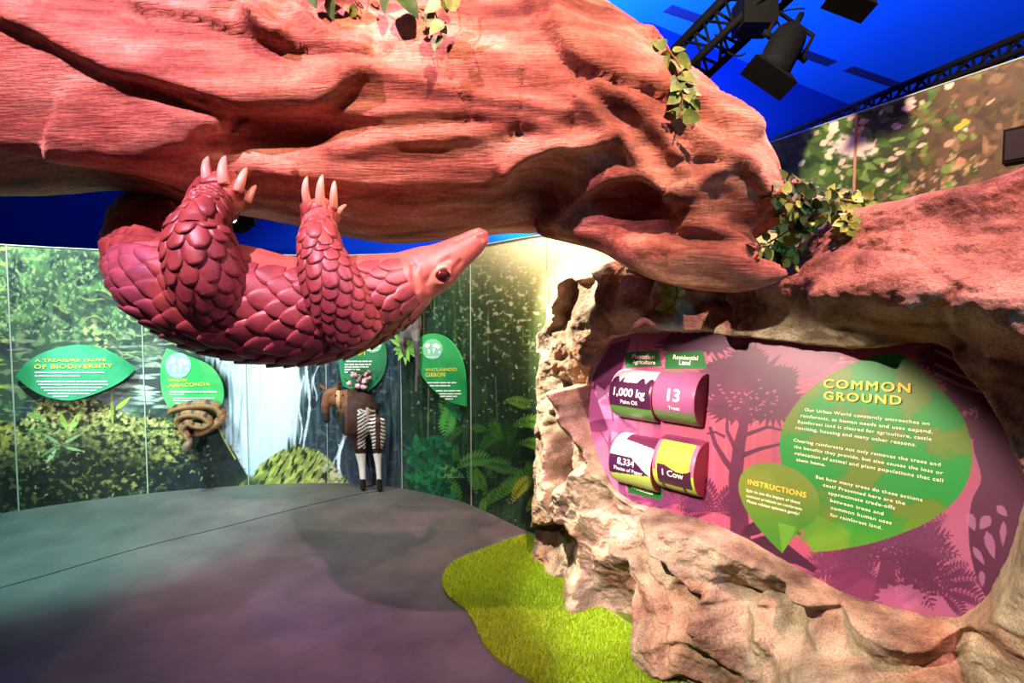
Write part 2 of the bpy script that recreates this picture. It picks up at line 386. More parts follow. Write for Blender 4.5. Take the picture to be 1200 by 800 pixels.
# dark cliff to the right of the fall
rz = sstep(340, 372, X + 12*big) * sstep(505, 460, X) * (1 - m)
C.mix(rz, (40, 58, 68)); C.mix(rz * sstep(.0, .6, strv) * .6, (84, 106, 118)); C.mix(rz * sstep(.1, .5, -strv), (24, 34, 42))
C.mix(rz * sstep(.2, .5, fine) * .5, (98, 120, 122)); C.mix(rz * sstep(500, 560, Y) * .5, (58, 56, 76))
for px, a, b, w in ((362,405,528,3.0),(372,420,470,1.6),(354,440,520,2.), (402,488,560,3.4),(396,520,556,2.)):
    p = [(px + 3*math.sin(t*7+px) + (t*-4), a + (b-a)*t) for t in np.linspace(0, 1, 14)]; C.stroke(p, [w*(.5+rng.random()) for _ in p], (206, 222, 232), .85)
C.stroke([(412,505),(404,512),(398,530),(396,556)], 3, (226,232,240), .9)
# mossy rocks at the left
mr = smooth_poly([(-40,505),(0,498),(30,490),(52,468),(70,474),(100,468),(124,472),(150,486),(190,490),(220,500),(250,492),(262,515),(282,545),(285,580),(200,640),(-40,640)], 4)
sdm = sdist(P, mr).reshape(X.shape); mm = sstep(3, -3, sdm + 5*fine)
C.mix(mm, (34, 40, 32)); top = np.clip(1 - (-sdm) / 62, 0, 1) * mm
C.mix(top * sstep(-.5, .2, fine + .4*big), (186, 182, 96)); C.mix(top * sstep(-.05, .4, fbm(N1, X/6, Y/5, 4., 3)), (230, 224, 146))
C.mix(mm * sstep(.1, .4, fbm(N3, X/14, Y/10, 4., 4)) * .75, (24, 30, 28)); C.mix(mm * sstep(.22, .45, fine) * .55, (128, 128, 76))
C.mix(mm * sstep(30, 0, X) * sstep(-.2, .4, fine) * sstep(545, 500, Y), (206, 186, 60))
C.poly(smooth_poly([(205,540),(225,510),(252,494),(262,514),(280,540),(283,578),(150,600),(170,560)], 4), (26, 38, 42), .93)
C.mix(sstep(-.1, .4, fine) * blob(C, 208, 536, 26, 10) + sstep(0, .4, fine)*blob(C, 150, 568, 40, 9)*.7, (178, 176, 96))
C.stroke([(254,496),(262,514),(276,538)], 1.6, (206, 214, 110), .9)
for x, y, a, l, w, c in ((78,505,-1.9,26,3.4,(150,190,84)),(82,506,-1.1,30,3.8,(170,206,110)),(70,520,-2.6,26,2,(132,160,110)),(74,520,-.5,26,2,(128,158,108)),(76,524,.2,22,1.8,(140,170,118)),(66,526,2.2,22,2.4,(160,186,140)),(72,520,2.6,30,2,(110,140,90)),(135,480,-.7,24,3,(170,190,80)),(132,500,-1.6,44,2,(150,166,70)),(60,500,2.9,34,2,(96,128,74)),(52,492,-2.7,24,2.2,(120,160,90))):
    C.leaf(x, y, a, l, w, c)
for i in range(420):
    x = rng.uniform(-30, 250); y = rng.uniform(480, 585); C.leaf(x, y, rng.uniform(0, 6.28), rng.uniform(2, 7), rng.uniform(.5, 1.3), rng.choice([(150,152,84),(90,104,56),(196,192,120),(60,76,44),(28,34,30)]), .7)
# moss boulder at the foot of the fall
b1 = smooth_poly([(278,572),(296,556),(312,538),(330,528),(352,524),(376,530),(392,546),(408,566),(412,576),(280,578)], 5); sdb = sdist(P, b1).reshape(X.shape); mbm = sstep(2, -2, sdb + 3*fine)
C.mix(mbm, (128, 142, 72)); C.mix(mbm * sstep(-.1, .35, fbm(N1, (X+Y)/7, (X-Y)/16, 2., 4)), (172, 184, 96)); C.mix(mbm * sstep(.1, .4, fbm(N3, (X+.6*Y)/5, (Y-.8*X)/22, 2., 4)), (38, 46, 30))
C.mix(mbm * sstep(365, 385, X) * sstep(-.1, .3, fine), (196, 184, 160)); C.mix(blob(C, 294, 566, 14, 7), (60, 74, 50))
# forest at the right, opening into light
fz = sstep(455, 500, X + 14*big)
C.mix(fz, (24, 48, 34)); C.mix(fz * sstep(0, .55, strv) * .65, (54, 80, 48)); C.mix(fz * sstep(.05, .5, -big) * .7, (14, 30, 26))
lt = np.clip(fz * sstep(400, 268, Y + 10*big) * sstep(530, 690, X + 60*sstep(420, 270, Y)), 0, 1)
C.mix(fz * sstep(500, 640, X) * sstep(540, 330, Y) * .75, (96, 104, 52))
for i in range(1800):
    x = rng.uniform(478, 760); y = rng.uniform(280, 620); up = np.clip((430 - y) / 150, 0, 1); rt = np.clip((x - 500) / 120, 0, 1)
    if y > 500: c = rng.choice([(40,80,34),(64,112,44),(24,50,28),(96,140,52)])
    else: c = rng.choice([(66,102,54),(128,150,84),(34,62,40),(182,196,132)] + ([(236,236,190)] * (1 + int(2*up*rt))))
    C.leaf(x, y, rng.uniform(0, 6.28), rng.uniform(1.5, 5.5), rng.uniform(.5, 1.5), c, .35 + .4*rt)
for i in range(50):
    x = rng.uniform(480, 700); y = rng.uniform(285, 470); C.stroke([(x, y), (x + rng.uniform(-2, 2), y + rng.uniform(20, 80))], rng.uniform(.5, 1.8), rng.choice([(18,34,26),(140,150,96),(30,46,34)]), .5)
C.mix(fz * sstep(.25, .6, fine) * blob(C, 600, 360, 60, 60) * .8, (240, 236, 196))
C.mix(lt * .85, (250, 236, 180)); C.mix(np.clip(blob(C, 660, 268, 95, 42) * 1.2, 0, 1), (255, 244, 206))
for i in range(60):                       # ferns
    x = rng.uniform(500, 700); y = rng.uniform(500, 625); g = rng.random()
    C.fern(x, y, rng.uniform(-3.0, -.1), rng.uniform(18, 44), (int(28+60*g), int(66+86*g), int(26+30*g)), .85, 9, rng.uniform(-.9, .9))
for x, y, a, l, c, b in ((590,470,-.2,34,(116,168,66),.8),(600,500,-.6,40,(104,160,60),1.),(606,520,-.3,36,(90,150,50),.9),(532,465,1.9,48,(74,150,66),-.2),(520,470,.5,30,(40,110,70),.6),(545,560,-2.6,40,(90,140,70),-.7),(560,545,-.3,44,(70,120,56),.9),(535,550,-.9,46,(80,132,62),1.2),(600,590,-1.3,40,(132,150,48),.7),(616,600,-1.0,36,(150,150,44),.6),(570,580,-1.8,36,(76,120,44),-.6),(555,435,1.6,54,(40,64,46),.1),(490,520,-.4,36,(26,92,58),.8),(480,540,-1.2,36,(22,84,52),.8),(505,555,-2.2,34,(24,80,50),-.8),(500,590,-1.4,40,(26,84,46),.6)):
    C.fern(x, y, a, l, c, .95, 12, b)
for i in range(120):
    C.leaf(rng.uniform(475, 530), rng.uniform(520, 590), rng.uniform(-2.8, -.3), rng.uniform(6, 14), rng.uniform(2, 4), rng.choice([(18,76,46),(26,98,58),(12,52,36),(38,112,64)]), .8)
nu, nv = 1050, 400
su = np.linspace(wall_s(-60), cl[-1], nu); xy = wall_xy(su); zz = np.linspace(0.0, WH, nv)
V = np.concatenate([np.column_stack([xy, np.full(nu, z)]) for z in zz]); px, py = proj(V)
colr = C.sample(px, py); colr *= 1.12*(1 + .12 * fbm(N2, px/3, py/3, 9., 2))[:, None]
mp_ = link('wall_mural', mesh(V, grid_faces(nv, nu), True, np.clip(colr, 0, 1)), M['mural']); struct(mp_)
for k, px in enumerate((14, 168, 288, 382, 470, 552, 641)):
    s = wall_s(px); p = wall_xy(s); _, t, n = wall_frame(px, 450, 0)
    mb = MB(); mb.box((p[0] + n[0]*.003, p[1] + n[1]*.003, WH/2), (.009 if k < 2 else .006, .008, WH), np.column_stack([t, -n, [0,0,1]]))
    struct(mb.build('trim_%d' % (k+1), M['trim'], smooth=False))
tt = MB(); q = wall_xy(np.linspace(wall_s(-60), cl[-1], 140)); tt.tube(np.column_stack([q, np.full(140, WH + .004)]), .007, 6); struct(tt.build('trim_8', M['trim']))

# right-hand mural wall
A0, B0 = np.array([1.80, 4.78]), np.array([3.55, 1.32]); RH = 3.0
quad_wall('wall_right', A0, B0, 0, RH, mat('wall_substrate_right', (110,110,90), .8), .08, 1)
t2 = (B0 - A0) / np.linalg.norm(B0 - A0); n2 = np.array([t2[1], -t2[0]])
if n2 @ (-A0) < 0: n2 = -n2
D = Canvas(840, 20, 1300, 340, 2.4, (58, 62, 38)); X, Y = D.X, D.Y
big = fbm(N1, X/40, Y/30, 2., 4); fine = fbm(N2, X/9, Y/6, 2., 3)
wl = sstep(1075, 960, X + 30*big)
D.mix(wl, (74, 104, 44)); D.mix(sstep(1040, 1110, X + 30*big) * .85, (112, 82, 62)); D.mix(sstep(0, .5, big) * .45, (52, 46, 32))
for i in range(900):
    x = rng.uniform(860, 1290); y = rng.uniform(30, 300); L_ = (1085 - x) / 150 + rng.uniform(-.5, .5)
    if L_ > 0: c = rng.choice([(92,132,52),(120,160,66),(60,88,36),(78,116,48),(40,58,30),(140,172,84)])
    else: c = rng.choice([(126,92,66),(90,70,50),(150,108,80),(104,96,52),(74,58,44),(168,124,92)])
    D.leaf(x, y, rng.gauss(-.5, .6), rng.uniform(8, 24), rng.uniform(2.4, 6), c, .7)
for i in range(46):
    D.leaf(rng.gauss(1020, 45), rng.gauss(165, 30), rng.gauss(-.5, .4), rng.uniform(5, 16), rng.uniform(1.5, 4), rng.choice([(240,214,186),(248,230,210),(222,190,160)]), .85)
for i in range(40):
    x = rng.uniform(1040, 1150); D.leaf(x, 238 - (x-1000)*.3 + rng.gauss(0, 10), -.7, rng.uniform(5, 14), rng.uniform(1, 2.5), rng.choice([(212,170,130),(190,150,100)]), .7)
D.mix(sstep(.25, .7, blob(D, 1000, 172, 26, 15) + .35*fine), (244, 224, 204))
for x, y, a, l, w, c in ((1108,105,-.9,16,5,(240,206,184)),(1056,128,-.2,18,4,(240,212,190)),(1044,148,-.1,14,4,(238,210,190)),(1120,150,-.4,14,3,(228,186,60)),(1126,144,-.2,12,4,(222,180,64)),(1122,146,1.8,10,3,(222,180,64)),(1106,172,-.6,16,4,(216,160,130)),(1120,190,-.2,13,5,(226,140,110)),(970,150,.2,14,6,(232,220,180)),(975,140,1.2,14,6,(240,230,200)),(966,180,.6,12,4,(220,226,170)),(935,195,-.7,12,3,(226,236,190)),(1160,95,-.4,20,6,(140,110,80))):
    D.leaf(x, y, a, l, w, c, .95)
nu, nv = 420, 260; uu = np.linspace(0, np.linalg.norm(B0-A0), nu); zz = np.linspace(1.2, RH, nv)
xy = A0 + np.outer(uu, t2) + n2*.004
V = np.concatenate([np.column_stack([xy, np.full(nu, z)]) for z in zz]); px, py = proj(V)
struct(link('wall_right_mural', mesh(V, grid_faces(nv, nu), True, D.sample(px, py)), M['mural']))
def rw_u(px): 
    p = onplane(px, 180, np.array([*A0, 0]), np.array([*n2, 0])); return float((p[:2]-A0) @ t2)
for k, px in enumerate((1003,)):
    p = A0 + t2*rw_u(px) + n2*.006; mb = MB(); mb.box((p[0], p[1], 2.1), (.018, .008, 1.8), np.column_stack([[*t2,0],[*n2,0],[0,0,1]])); struct(mb.build('trim_9', mat('joint_strip', (190,140,110), .5), smooth=False))
tt = MB(); tt.bar([*(A0+n2*.004), RH+.003], [*(B0+n2*.004), RH+.003], .006, 6); struct(tt.build('trim_10', M['trim']))
# thin joint in the floor vinyl
fj = MB(); q = smooth_poly([onz(x, y, .0012) for x, y in ((-30,697),(60,672),(170,640),(260,618),(330,600),(400,583),(450,574))], 8, False); fj.tube(q, .0035, 5); struct(fj.build('trim_11', mat('floor_joint', (30,32,34), .8)))
# ceiling slot diffusers
ceil_n = np.array([0, 0, 1.0])
for k, (a, b) in enumerate((((782,10),(823,24)), ((932,59),(975,75)), ((993,80),(1057,102)))):
    p, q = onz(*a, 5.497), onz(*b, 5.497); d = q - p; d /= np.linalg.norm(d); sdv = np.array([-d[1], d[0], 0])
    e = tag(empty('ceiling_vent', (p+q)/2 + (0,0,.003)), ('slot air vent in the blue ceiling, beside the truss by the log crest', 'slot air vent in the blue ceiling, just right of the hanging black spotlight', 'longest slot air vent in the blue ceiling, above the mural wall')[k], 'vent', 'slot vents in the blue ceiling')
    fr = MB(); fr.box((p+q)/2 + (0,0,0), (np.linalg.norm(q-p), .17, .006), np.column_stack([d, sdv, ceil_n])); fr.build('frame', mat('vent_frame', (10,40,160), .7), e, False)
    for j in (-1.5, -.5, .5, 1.5):
        s_ = MB(); s_.box((p+q)/2 + sdv*j*.038 - (0,0,.006), (np.linalg.norm(q-p)*.98, .02, .006), np.column_stack([d, sdv, ceil_n])); s_.build('slot', M['vent'], e, False)
# ---------------------------------------------------------------- the moulded rock with its recess
PO = np.array([1.1, 2.2, 0.]); PH = np.array([.689, -.725, 0.]); PN = np.array([-.725, -.689, 0.]); ZP, LEAN = 1.2, R(10)
PV = np.array([0, 0, 1.]) * math.cos(LEAN) - PN * math.sin(LEAN); PNT = np.cross(PH, PV)
PC = PO + (0, 0, ZP)
def rk(px, py, d):                       # pixel at offset d from the panel's upright plane -> (a, z)
    p = onplane(px, py, PO + PN*d, PN) - PO; return (p @ PH, p[2])
def pan(px, py, off=0.0):                # pixel on the leaning panel -> point off metres in front
    return onplane(px, py, PC, PNT) + PNT * off
ctrl = [ # px, py, offset
 (617,652,-.10),(660,702,.03),(700,730,.15),(745,768,.2),(790,797,.26),(900,880,.36),(1100,1000,.42),(1400,1150,.45),
 (624,560,-.10),(650,600,.0),(632,640,-.06),(690,600,.12),(720,650,.2),(690,690,.13),(742,680,.13),(735,720,.12),(765,700,.3),(790,650,.32),(775,760,.3),
 (725,590,.06),(745,606,.16),(775,622,.27),(850,660,.33),(900,672,.33),(950,705,.36),(1040,742,.38),(1100,755,.36),
 (860,690,.24),(930,722,.2),(985,720,.22),(800,690,.24),(880,715,.17),(820,730,.34),(880,755,.40),(950,770,.42),(830,780,.34),(1010,770,.42),(1080,790,.38),(1140,760,.26),
 (1170,720,.34),(1200,680,.42),(1240,640,.46),(1195,760,.36),(1260,560,.34),
 (630,480,-.12),(640,440,-.06),(650,520,.0),(672,560,.06),(636,400,-.14),(650,352,-.16),(655,400,-.08),(672,380,.10),(664,470,.03),(676,330,.0),(700,310,-.02),(728,292,-.10),
 (690,420,.12),(706,370,.15),(740,345,.13),(724,386,.06),(752,330,.0),(770,375,.12),(790,340,.13),(812,360,-.02),(850,360,.0),(830,384,.0),(900,370,.03),(960,384,.06),(1010,396,.08),
 (686,470,.08),(684,520,.08),(700,560,.06),
 (880,318,-.08),(925,290,-.02),(960,300,.10),(1010,330,.27),(1060,360,.36),(1100,340,.34),(950,345,.25),(960,368,.25),(1020,379,.28),(1090,378,.28),(1000,395,.06),(1060,397,.06),(915,350,.12),(1000,270,.07),(1040,290,.19),(1100,255,.12),(1120,300,.24),(1190,215,.12),(1190,290,.27),(1250,250,.2),(1400,200,.3),
 (1130,392,.12),(1160,420,.12),(1150,365,.33),(1190,360,.36),(1210,440,.18),(1235,500,.26),(1300,420,.3),(1400,500,.4),(1140,402,.05),
]
CA = np.array([(*rk(x, y, d), d) for x, y, d in ctrl])
def rbf_fit(P, v):
    Dm = np.linalg.norm(P[:, None] - P[None], axis=2); n = len(P)
    A = np.zeros((n+3, n+3)); A[:n, :n] = Dm; A[:n, n] = 1; A[:n, n+1:] = P; A[n:, :n] = A[:n, n:].T
    A[:n, :n] -= np.eye(n) * .004
    return np.linalg.solve(A, np.concatenate([v, np.zeros(3)]))
RW = rbf_fit(CA[:, :2], CA[:, 2])
def rbf(Q):
    out = np.empty(len(Q))
    for i in range(0, len(Q), 20000):
        q = Q[i:i+20000]; d = np.linalg.norm(q[:, None] - CA[None, :, :2], axis=2)
        out[i:i+20000] = d @ RW[:len(CA)] + RW[-3] + q @ RW[-2:]
    return out
left = np.array([rk(x, y, d) for x, y, d in ((615,658,-.1),(618,600,-.12),(616,540,-.12),(619,480,-.14),(618,448,-.14),(621,420,-.14),(622,400,-.14),(630,372,-.16),(639,348,-.17),(656,328,-.15))])
top = np.array([rk(x, y, d) for x, y, d in ((656,326,-.15),(672,312,-.12),(697,297,-.1),(723,284,-.12),(760,292,-.1),(810,312,-.1),(875,308,-.1),(922,262,-.06),(960,246,0.),(1005,236,.06),(1100,212,.12),(1200,180,.12),(1350,135,.12),(1700,80,.1))])
order = np.argsort(left[:, 1]); left = left[order]; left[:, 0] += .005
NA, NZ, NB = 520, 380, 14
s = np.linspace(0, 1, NA); s = s * .75 + .25 * s**2; aL0 = left[:, 0].min(); aR = 1.55
A_n = aL0 + s * (aR - aL0); ZT = np.interp(A_n, top[:, 0], top[:, 1])
tz = np.linspace(0, 1, NZ); Zg = ZT[None, :] * tz[:, None]
aLz = np.interp(Zg, left[:, 1], left[:, 0]); Ag = aLz + s[None, :] * (aR - aLz)
a_, z_ = Ag.ravel(), Zg.ravel(); Q = np.column_stack([a_, z_])
d = rbf(Q)
NR, NR2 = Perlin(11), Perlin(12)
# chiselled facets: blended tilted planes round scattered seeds
rs = np.random.RandomState(4); sx = rs.uniform(-2, 1.7, 100); sz = rs.uniform(-.1, 2.3, 100); gx = rs.normal(0, .36, 100); gz = rs.normal(0, .40, 100); hz = rs.normal(0, .03, 100)
wx = a_ + .10*fbm(NR, a_*3, z_*3, 1., 3); wz = z_ + .10*fbm(NR2, a_*3, z_*3, 5., 3)
fac = np.empty(len(a_))
for i in range(0, len(a_), 20000):
    dx = wx[i:i+20000, None] - sx; dz = (wz[i:i+20000, None] - sz) * 1.15; w = np.exp(-80 * (np.hypot(dx, dz) - np.hypot(dx, dz).min(1)[:, None]))
    fac[i:i+20000] = (w * (hz + dx*gx + dz*gz)).sum(1) / w.sum(1)
boul = sstep(1.62, 1.78, z_) * sstep(-.25, .1, a_)
lf_ = sstep(0, .22, a_ - aLz.ravel()); rough = (1 - .88 * boul) * (.15 + .85*lf_)
d = d + rough * (1.0*fac + 0.026*fbm(NR, a_*5, z_*6, 2., 4)) + .012*fbm(NR2, a_*16, z_*18, 3., 4) + .05*boul*fbm(NR, a_*2, z_*2.5, 8., 3)
for crack, h, wd in (([(960,278),(1010,290),(1070,300),(1110,330),(1150,345)], .012, .008), ([(800,690),(860,700),(930,712),(1000,705)], .05, .03), ([(1100,620),(1120,720),(1150,790)], .04, .03), ([(742,600),(752,660),(790,700),(800,760)], .03, .02), ([(700,310),(690,380),(672,440),(676,500)], .10, .05), ([(745,320),(720,380),(690,430)], .08, .045)):
    q = np.array([rk(x, y, .2) for x, y in crack]); ds, _, _ = seg_dist(Q, smooth_poly(q, 4, False)); ds = np.abs(ds + .01*fbm(NR2, a_*12, z_*12, 1., 2)); d -= h * np.exp(-(ds/wd)**2)
# recess for the panel
PANEL_PX = [(690,480),(697,440),(715,402),(735,394),(760,390),(830,390),(900,399),(1000,409),(1060,404),(1108,407),(1150,450),(1185,508),(1204,560),(1192,625),(1162,690),(1135,716),(1110,723),(1060,715),(980,690),(900,645),(840,615),(780,598),(735,582),(708,550),(695,515)]
pp = np.array([pan(x, y) for x, y in smooth_poly(PANEL_PX, 5)]) - PO; ppo = np.column_stack([pp @ PH, pp[:, 2]])
sdp = sdist(Q, ppo); dpl = -(z_ - ZP) * math.tan(LEAN)
w = sstep(-.012, .016, sdp + .004*fbm(NR, a_*20, z_*20, 0, 2))
rim = np.maximum(d, dpl + .035 - 5*np.clip(sdp - .02, 0, 1))
d = (dpl - .10) * (1 - w) + rim * w
def edge(x, r): x = np.clip(x, 0, r); return r - np.sqrt(np.maximum(r*r - (r-x)**2, 0))
d -= 1.5*edge(a_ - aLz.ravel(), .12) + edge(ZT[None, :].repeat(NZ, 0).ravel() - z_, .10)
Dg = d.reshape(NZ, NA)
lowj = np.clip(NZ, 0, NZ)
# wrap the back: extra rows over the top, extra columns round the left end
A2 = np.vstack([Ag, np.repeat(Ag[-1:], NB, 0)]); Z2 = np.vstack([Zg, np.repeat(Zg[-1:], NB, 0)])
bk = np.linspace(.04, .30, NB); D2 = np.vstack([Dg, Dg[-1:] - bk[:, None]]); Z2[NZ:] += -.4*bk[:, None]**2 + .02*np.sin(bk*9)[:, None]
A2 = np.hstack([np.repeat(A2[:, :1], NB, 1), A2]); Z2 = np.hstack([np.repeat(Z2[:, :1], NB, 1), Z2]); D2 = np.hstack([np.maximum(D2[:, :1] - bk[::-1][None], -.62), D2])
A2[:, :NB] += .25*bk[::-1][None]**2
V = PO + A2.ravel()[:, None]*PH + D2.ravel()[:, None]*PN + Z2.ravel()[:, None]*np.array([0,0,1.])
q = np.column_stack([A2.ravel(), Z2.ravel()])
base = np.ones((len(V), 3)) * np.array([.95, .93, .90])
st = fbm(NR, q[:,0]*3, q[:,1]*3, 4., 4)
base *= (1 - .40*sstep(.12, .5, st))[:, None] * np.where(True, 1, 1)
base = base * (1 - sstep(.1, .45, fbm(NR2, q[:,0]*2.5, q[:,1]*2.5, 7., 3))[:, None]*np.array([.02, .24, .28]))
bl = sstep(1.58, 1.76, q[:, 1]) * sstep(-.3, .05, q[:, 0]); base = base*(1-bl[:, None]) + bl[:, None]*np.array([.95, .70, .68])*(1 - .10*sstep(0,.4,st))[:, None]
rime = mesh(V, grid_faces(NZ + NB, NA + NB)[:, ::1], True, np.clip(base, 0, 1))
rock = tag(link('display_rock', rime, M['rock']), 'big moulded rock formation with a recessed purple panel beside the turf', 'rock')
ROCK_BVH = BVHTree.FromPolygons([tuple(v) for v in V], [tuple(f) for f in grid_faces(NZ+NB, NA+NB).tolist()])
RFRONT = d.reshape(NZ, NA)

# ---------------------------------------------------------------- the giant log
LX = [(-3.9,3.20,2.20,2.62,.62),(-3.2,3.22,2.22,2.58,.62),(-2.45,3.22,2.20,2.5,.60),(-1.92,3.22,2.22,2.48,.58),(-1.35,3.2,2.10,2.46,.58),(-1.06,3.18,2.04,2.45,.58),(-.82,3.16,1.99,2.45,.58),(-.61,3.14,1.955,2.45,.58),(-.41,3.14,1.965,2.45,.57),(-.163,3.14,1.99,2.44,.56),(.08,3.06,2.0,2.42,.55),(.32,2.92,1.985,2.38,.52),(.47,2.78,1.945,2.34,.48),(.613,2.64,1.90,2.3,.44),(.75,2.48,1.86,2.25,.40),(.88,2.32,1.86,2.2,.34),(1.0,2.16,1.92,2.15,.26),(1.07,2.08,1.98,2.11,.16)]
mb = MB(); rows = catmull(LX, 90); nseg = 56; Vv = []
for x, zt, zb, yc, ry in rows:
    for k in range(nseg):
        a = 2*math.pi*k/nseg; Vv.append((x, yc - ry*math.cos(a), (zt+zb)/2 + (zt-zb)/2*math.sin(a)))
mb.add(Vv, grid_faces(90, nseg, True).tolist() + [tuple(range(nseg))[::-1], tuple(89*nseg + k for k in range(nseg))])
def px_tube(pts, n=24, seg=14):          # pts: px, py, Y, radius in metres
    k = catmull([(*at(x, y, Y), r) for x, y, Y, r in pts], n); mb.tube(k[:, :3], k[:, 3], seg)
px_tube([(640,235,2.32,.16),(720,250,2.20,.17),(780,285,2.08,.155),(830,308,2.02,.115),(880,322,1.98,.065),(925,319,1.95,.012)])        # lower root spike
px_tube([(720,190,2.2,.25),(800,190,2.1,.25),(860,215,2.05,.19),(900,240,2.0,.10),(924,250,1.98,.03)])
px_tube([(640,110,2.2,.26),(720,130,2.15,.26),(780,155,2.1,.21),(840,190,2.06,.15),(885,222,2.02,.08)])
px_tube([(660,50,2.15,.20),(715,84,2.12,.19),(770,120,2.1,.14),(830,160,2.08,.08)])
px_tube([(740,250,2.18,.16),(790,268,2.06,.14),(840,284,2.0,.10),(885,302,1.97,.05)])
px_tube([(800,240,2.0,.12),(850,205,1.95,.10),(885,212,1.93,.085),(905,240,1.94,.05)])
px_tube([(915,232,2.06,.10),(940,245,2.04,.07),(956,262,2.0,.03)])
lme = remeshed(mb, .014, 6)
P = coords(lme); Nn = normals(lme); px, py = proj(P); S2 = np.column_stack([px, py])
vd = P - CAMP; vd /= np.linalg.norm(vd, axis=1)[:, None]; face = sstep(-.05, .35, -(vd*Nn).sum(1))
NL, NL2 = Perlin(21), Perlin(22)
disp = np.zeros(len(P))
wob = 3*fbm(NL, P[:,0]*3, P[:,2]*3, P[:,1], 3); wob2 = 2.0*fbm(NL2, P[:,0]*9, P[:,2]*9, P[:,1]*3, 2)
def ridge(pts, h, wu, wl):               # image-right-hand side is 'below' for left-to-right lines
    global disp
    dd, sd_, tt_ = seg_dist(S2 + np.column_stack([wob2*0, wob*.5 + wob2]), smooth_poly(pts, 5, False)); ends = sstep(0, .08, tt_) * sstep(1, .92, tt_)
    wdt = np.where(sd_ > 0, wl, wu); disp = disp + .7 * face * h * np.exp(-(dd/wdt)**2) * (.25 + .75*ends)
def hollow(x, y, rx, ry, h, ang=0, p=2.0):
    global disp
    c, s_ = math.cos(ang), math.sin(ang); u = ((px-x)*c + (py-y+wob*.5)*s_)/rx; v = (-(px-x)*s_ + (py-y+wob*.5)*c)/ry
    disp = disp + .8 * face * h * np.exp(-(u*u + v*v)**p)
ridge([(-60,-10),(0,18),(60,42),(120,72),(190,100),(270,128),(340,130),(395,108),(440,74)], .075, 42, 9)
ridge([(60,150),(140,162),(210,158),(268,145)], .07, 34, 26); hollow(330,152,84,30,-.10,-.1,1.5); hollow(230,118,80,12,-.06,.3)
ridge([(-80,150),(-10,160),(80,172),(160,192),(210,208),(250,222),(300,236)], .085, 36, 12); hollow(90,206,130,22,-.07,.08,1.5)
ridge([(150,0),(165,22),(182,46)], -.03, 5, 5); ridge([(140,0),(210,16),(270,30),(330,48),(400,60),(440,62)], .055, 26, 6)
ridge([(250,10),(285,8),(300,25),(320,40),(345,48)], .07, 10, 10); ridge([(300,34),(330,4),(360,18),(400,48)], .06, 10, 12); ridge([(340,-10),(365,18),(400,48)], -.05, 5, 5)
ridge([(400,92),(440,84),(520,102),(600,116),(680,135)], .036, 9, 12); ridge([(360,130),(420,132),(500,126),(580,132),(660,150)], .032, 8, 12)
ridge([(380,172),(440,166),(520,158),(600,150)], .028, 8, 12); ridge([(470,20),(520,40),(560,60),(620,80)], .025, 10, 18)
ridge([(270,150),(300,180),(330,195),(350,200)], .04, 20, 18); ridge([(340,200),(440,215),(540,210),(600,196)], .03, 26, 30)
ridge([(600,-20),(626,10),(650,45),(672,70),(720,92),(780,112),(850,142),(900,160)], .075, 46, 7)
ridge([(615,-20),(640,30),(655,62),(690,88),(745,108),(800,128),(860,150)], -.03, 6, 6)
ridge([(700,15),(740,40),(765,45),(790,66)], .03, 9, 7); ridge([(640,20),(700,44),(760,44)], .022, 6, 16)
ridge([(588,204),(612,184),(650,172),(690,168),(720,160)], .065, 15, 6); hollow(634,228,44,36,-.095,-.1,1.4)
ridge([(640,268),(668,240),(692,220),(722,206),(760,208),(788,226),(806,262)], .06, 13, 7); hollow(746,248,52,32,-.10,.05,1.4)
ridge([(668,108),(708,138),(740,170),(770,205),(800,228)], .06, 7, 14); ridge([(690,92),(740,126),(780,160),(804,200),(810,240)], .06, 8, 12); ridge([(720,100),(790,140),(840,170),(890,200)], .045, 8, 12)
ridge([(806,226),(830,206),(860,194),(884,206),(902,236)], .05, 10, 6); hollow(846,234,22,22,-.035,0,1.2); hollow(806,236,9,24,-.035,.2,1.2)
ridge([(790,188),(840,192),(880,200)], -.035, 5, 5); ridge([(780,300),(830,296),(880,310),(915,318)], .03, 8, 14); hollow(820,278,44,10,-.06,.1)
# long grain, carved folds and cracks
fold = fbm(NL, P[:,0]*1.1 + .8*P[:,2], P[:,2]*7 + .6*np.sin(P[:,0]*2.2), P[:,1]*5, 4); disp += .006*fold
disp += .004*(1-np.abs(fbm(NL2, P[:,0]*1.6, P[:,2]*14 + P[:,0]*1.5, P[:,1]*10, 3)))
for cr in ([(520,70),(534,104),(548,125),(546,150)], [(612,82),(613,110),(608,140),(606,158)], [(676,85),(674,110),(668,165)], [(808,140),(810,165),(812,180)], [(845,150),(848,170),(844,190)], [(505,40),(520,70)], [(416,0),(430,24),(440,48),(444,66)]):
    dd, _, _ = seg_dist(S2, cr); disp -= face * .014 * np.exp(-(dd/1.8)**2)
P2 = P + Nn*disp[:, None]
setcoords(lme, P2)
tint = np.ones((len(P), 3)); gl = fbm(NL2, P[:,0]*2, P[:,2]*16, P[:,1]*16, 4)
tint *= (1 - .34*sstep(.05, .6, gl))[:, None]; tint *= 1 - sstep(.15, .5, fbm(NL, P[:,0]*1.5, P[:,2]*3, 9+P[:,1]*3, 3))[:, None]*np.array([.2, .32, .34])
cav = sstep(.0, -.05, disp); tint *= 1 - .30*cav[:, None]*np.array([.6, 1, 1])  # carved hollows tinted darker: shade put into the wood colour
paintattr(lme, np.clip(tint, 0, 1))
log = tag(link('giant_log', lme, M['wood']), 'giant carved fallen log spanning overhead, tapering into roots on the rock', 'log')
fcs = [tuple(p.vertices) for p in lme.polygons]; LOG_BVH = BVHTree.FromPolygons([tuple(v) for v in P2], fcs)
